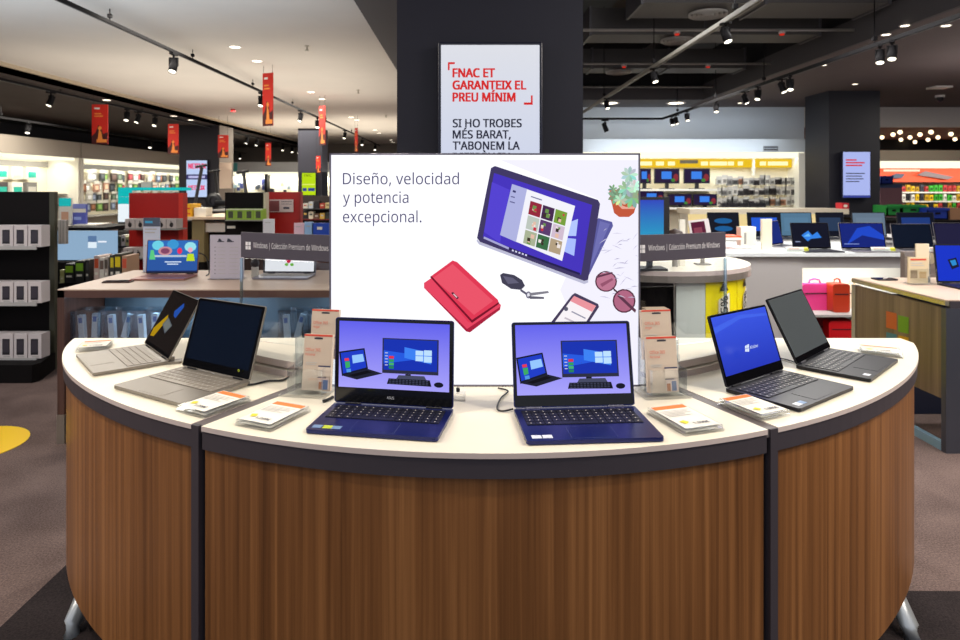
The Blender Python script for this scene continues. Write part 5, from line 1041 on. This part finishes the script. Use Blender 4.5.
for y in (192, 201, 210): pm(t, 'shelf', [(872, y, 1010, y+1.2, 19.9, .4, GW)])
go = {}
for j, y in enumerate((191.5, 200.5, 209.5)):
    for i in range(18):
        x = 881+i*4.6; c = random.choice([(60, 170, 50), (230, 190, 30), (40, 40, 44), (60, 60, 70), (190, 150, 30), (230, 226, 214), (190, 60, 60)] if i > 4 else [(60, 110, 170), (230, 190, 30), (120, 110, 140), (190, 60, 60)])
        if c not in go: o = go[c] = MB().box(-.05, .05, 0, .08, 0, .2, mat(c, .5)).box(-.03, .03, -.004, 0, .05, .13, mat(tuple(int(x*.5) for x in c), .5)).build('hanging_product')
        else: o = go[c].copy(); COL.objects.link(o)
        o.location = (XX(x, 19.92), 19.92, ZZ(y, 19.92)); o.scale = (random.uniform(.7, 1.1), 1, random.uniform(.7, 1.15)); tag(o, 'small bright product on the shelves of the orange section', 'package', 'products in the orange section')
def crate(label, x0, x1, y0, y1, Y, m):
    t = pthing('plastic_crate', label, 'crate', (x0+x1)/2, y1, Y); w = XX(x1, Y)-XX(x0, Y); h = ZZ(y0, Y)-ZZ(y1, Y)
    MB().box(-w/2, w/2, 0, .02, 0, h, m).box(-w/2, w/2, .38, .4, 0, h, m).box(-w/2, -w/2+.02, 0, .4, 0, h, m).box(w/2-.02, w/2, 0, .4, 0, h, m).box(-w/2, w/2, 0, .4, 0, .02, m).build('body', t)
    MB().box(-w/2-.015, w/2+.015, -.015, .0, h-.04, h, m).build('rim', t); MB().box(-w*.12, w*.12, -.006, 0, h*.45, h*.62, BLK2).build('handhold', t); return t
GRN = mat((20, 130, 50), .5); BLU2 = mat((20, 50, 150), .5)
crate('green plastic crate nearest the right pillar', 887, 901, 205.5, 216, 11.0, GRN); crate('wide green plastic crate second from the right pillar', 902, 925, 205, 215.5, 11.0, GRN); crate('blue plastic crate right of the green ones', 927.5, 948, 208, 219.5, 10.8, BLU2)
crate('blue crate high on the left of the orange section', 881, 893, 176, 184, 16, BLU2).location.y = 16
t = pthing('low_shelf', 'low dark stand carrying green and blue crates', 'shelving', 925, 240, 11.1, 0); zt = ZZ(219.6, 10.8)
MB().box(-1.05, 1.6, -.5, .6, zt-.04, zt, BLK2).build('shelf', t); MB().box(-1.0, 1.5, -.4, .5, 0, zt-.04, mat((40, 40, 60), .6)).build('body', t)
t = pthing('storage_rack', 'narrow rack of blue boxes beside the right pillar', 'shelving', 888, 240, 16.2, 0)
MB().box(-.2, .35, 0, .4, 0, ZZ(184, 16), mat((70, 90, 130), .6)).build('body', t); MB().box(-.2, .35, -.01, 0, .5, ZZ(188, 16), mat((150, 110, 120), .6)).build('front_panel', t)
for i, (x0, x1, y0, y1) in enumerate(((950, 962, 208, 216),)): pbox('wooden_box', 'tan box right of the blue crate', 'box', x0, y0, x1, y1+4, 10.8, .3, mat((150, 110, 80), .6))
# vents on the pale wall
pbox('wall_vent', 'small dark grille high on the pale back wall', 'vent', 764, 146, 778, 151, 13.76, .04, mat((150, 154, 158), .6), None, [(rc(0, .1, 1, .35), DARK), (rc(0, .6, 1, .85), DARK)])

t = pthing('product_shelving', 'low shelf of pale accessory packs between the blue desk and red shelf', 'shelving', 121, 262, 6.9, 0)
pm(t, 'back_panel', [(108, 231, 130, 262, 7.3, .04, mat((70, 66, 60), .6))]); pm(t, 'shelf', [(108, 246, 130, 247.5, 7.0, .3, DARK), (108, 260, 130, 261.5, 7.0, .3, DARK)]); pm(t, 'base', [(110, 261.5, 130, 317, 7.05, .25, BLK2)])
for i in range(8):
    x = 113+(i % 4)*4.2; y = 246 if i < 4 else 260
    pbox('accessory_pack', 'pale accessory pack between the blue desk and red shelf', 'package', x, y-9-(i % 3), x+3.6, y, 7.02, .12, mat([(226, 222, 200), (200, 206, 150), (236, 232, 224), (90, 90, 80)][(i*3) % 4], .5), 'pale packs by the red shelf', [(rc(.2, .3, .8, .6), mat((60, 80, 60), .5))])
t = thing('cable_tray', 'thin dark cable tray slanting under the open ceiling beside the pillar', 'cable tray', (1.5, 6, 4.0))
MB().box(-.06, .06, -2.2, 5.5, 0, .02, GREYM).box(-.07, -.06, -2.2, 5.5, 0, .06, GREYM).box(.06, .07, -2.2, 5.5, 0, .06, GREYM).build('tray', t); MB().tube([(0, -1.8, .02), (0, -1.8, .9)], .012, GREYM).build('hanger', t); MB().tube([(0, 4.8, .02), (0, 4.8, .9)], .012, GREYM).build('hanger', t)
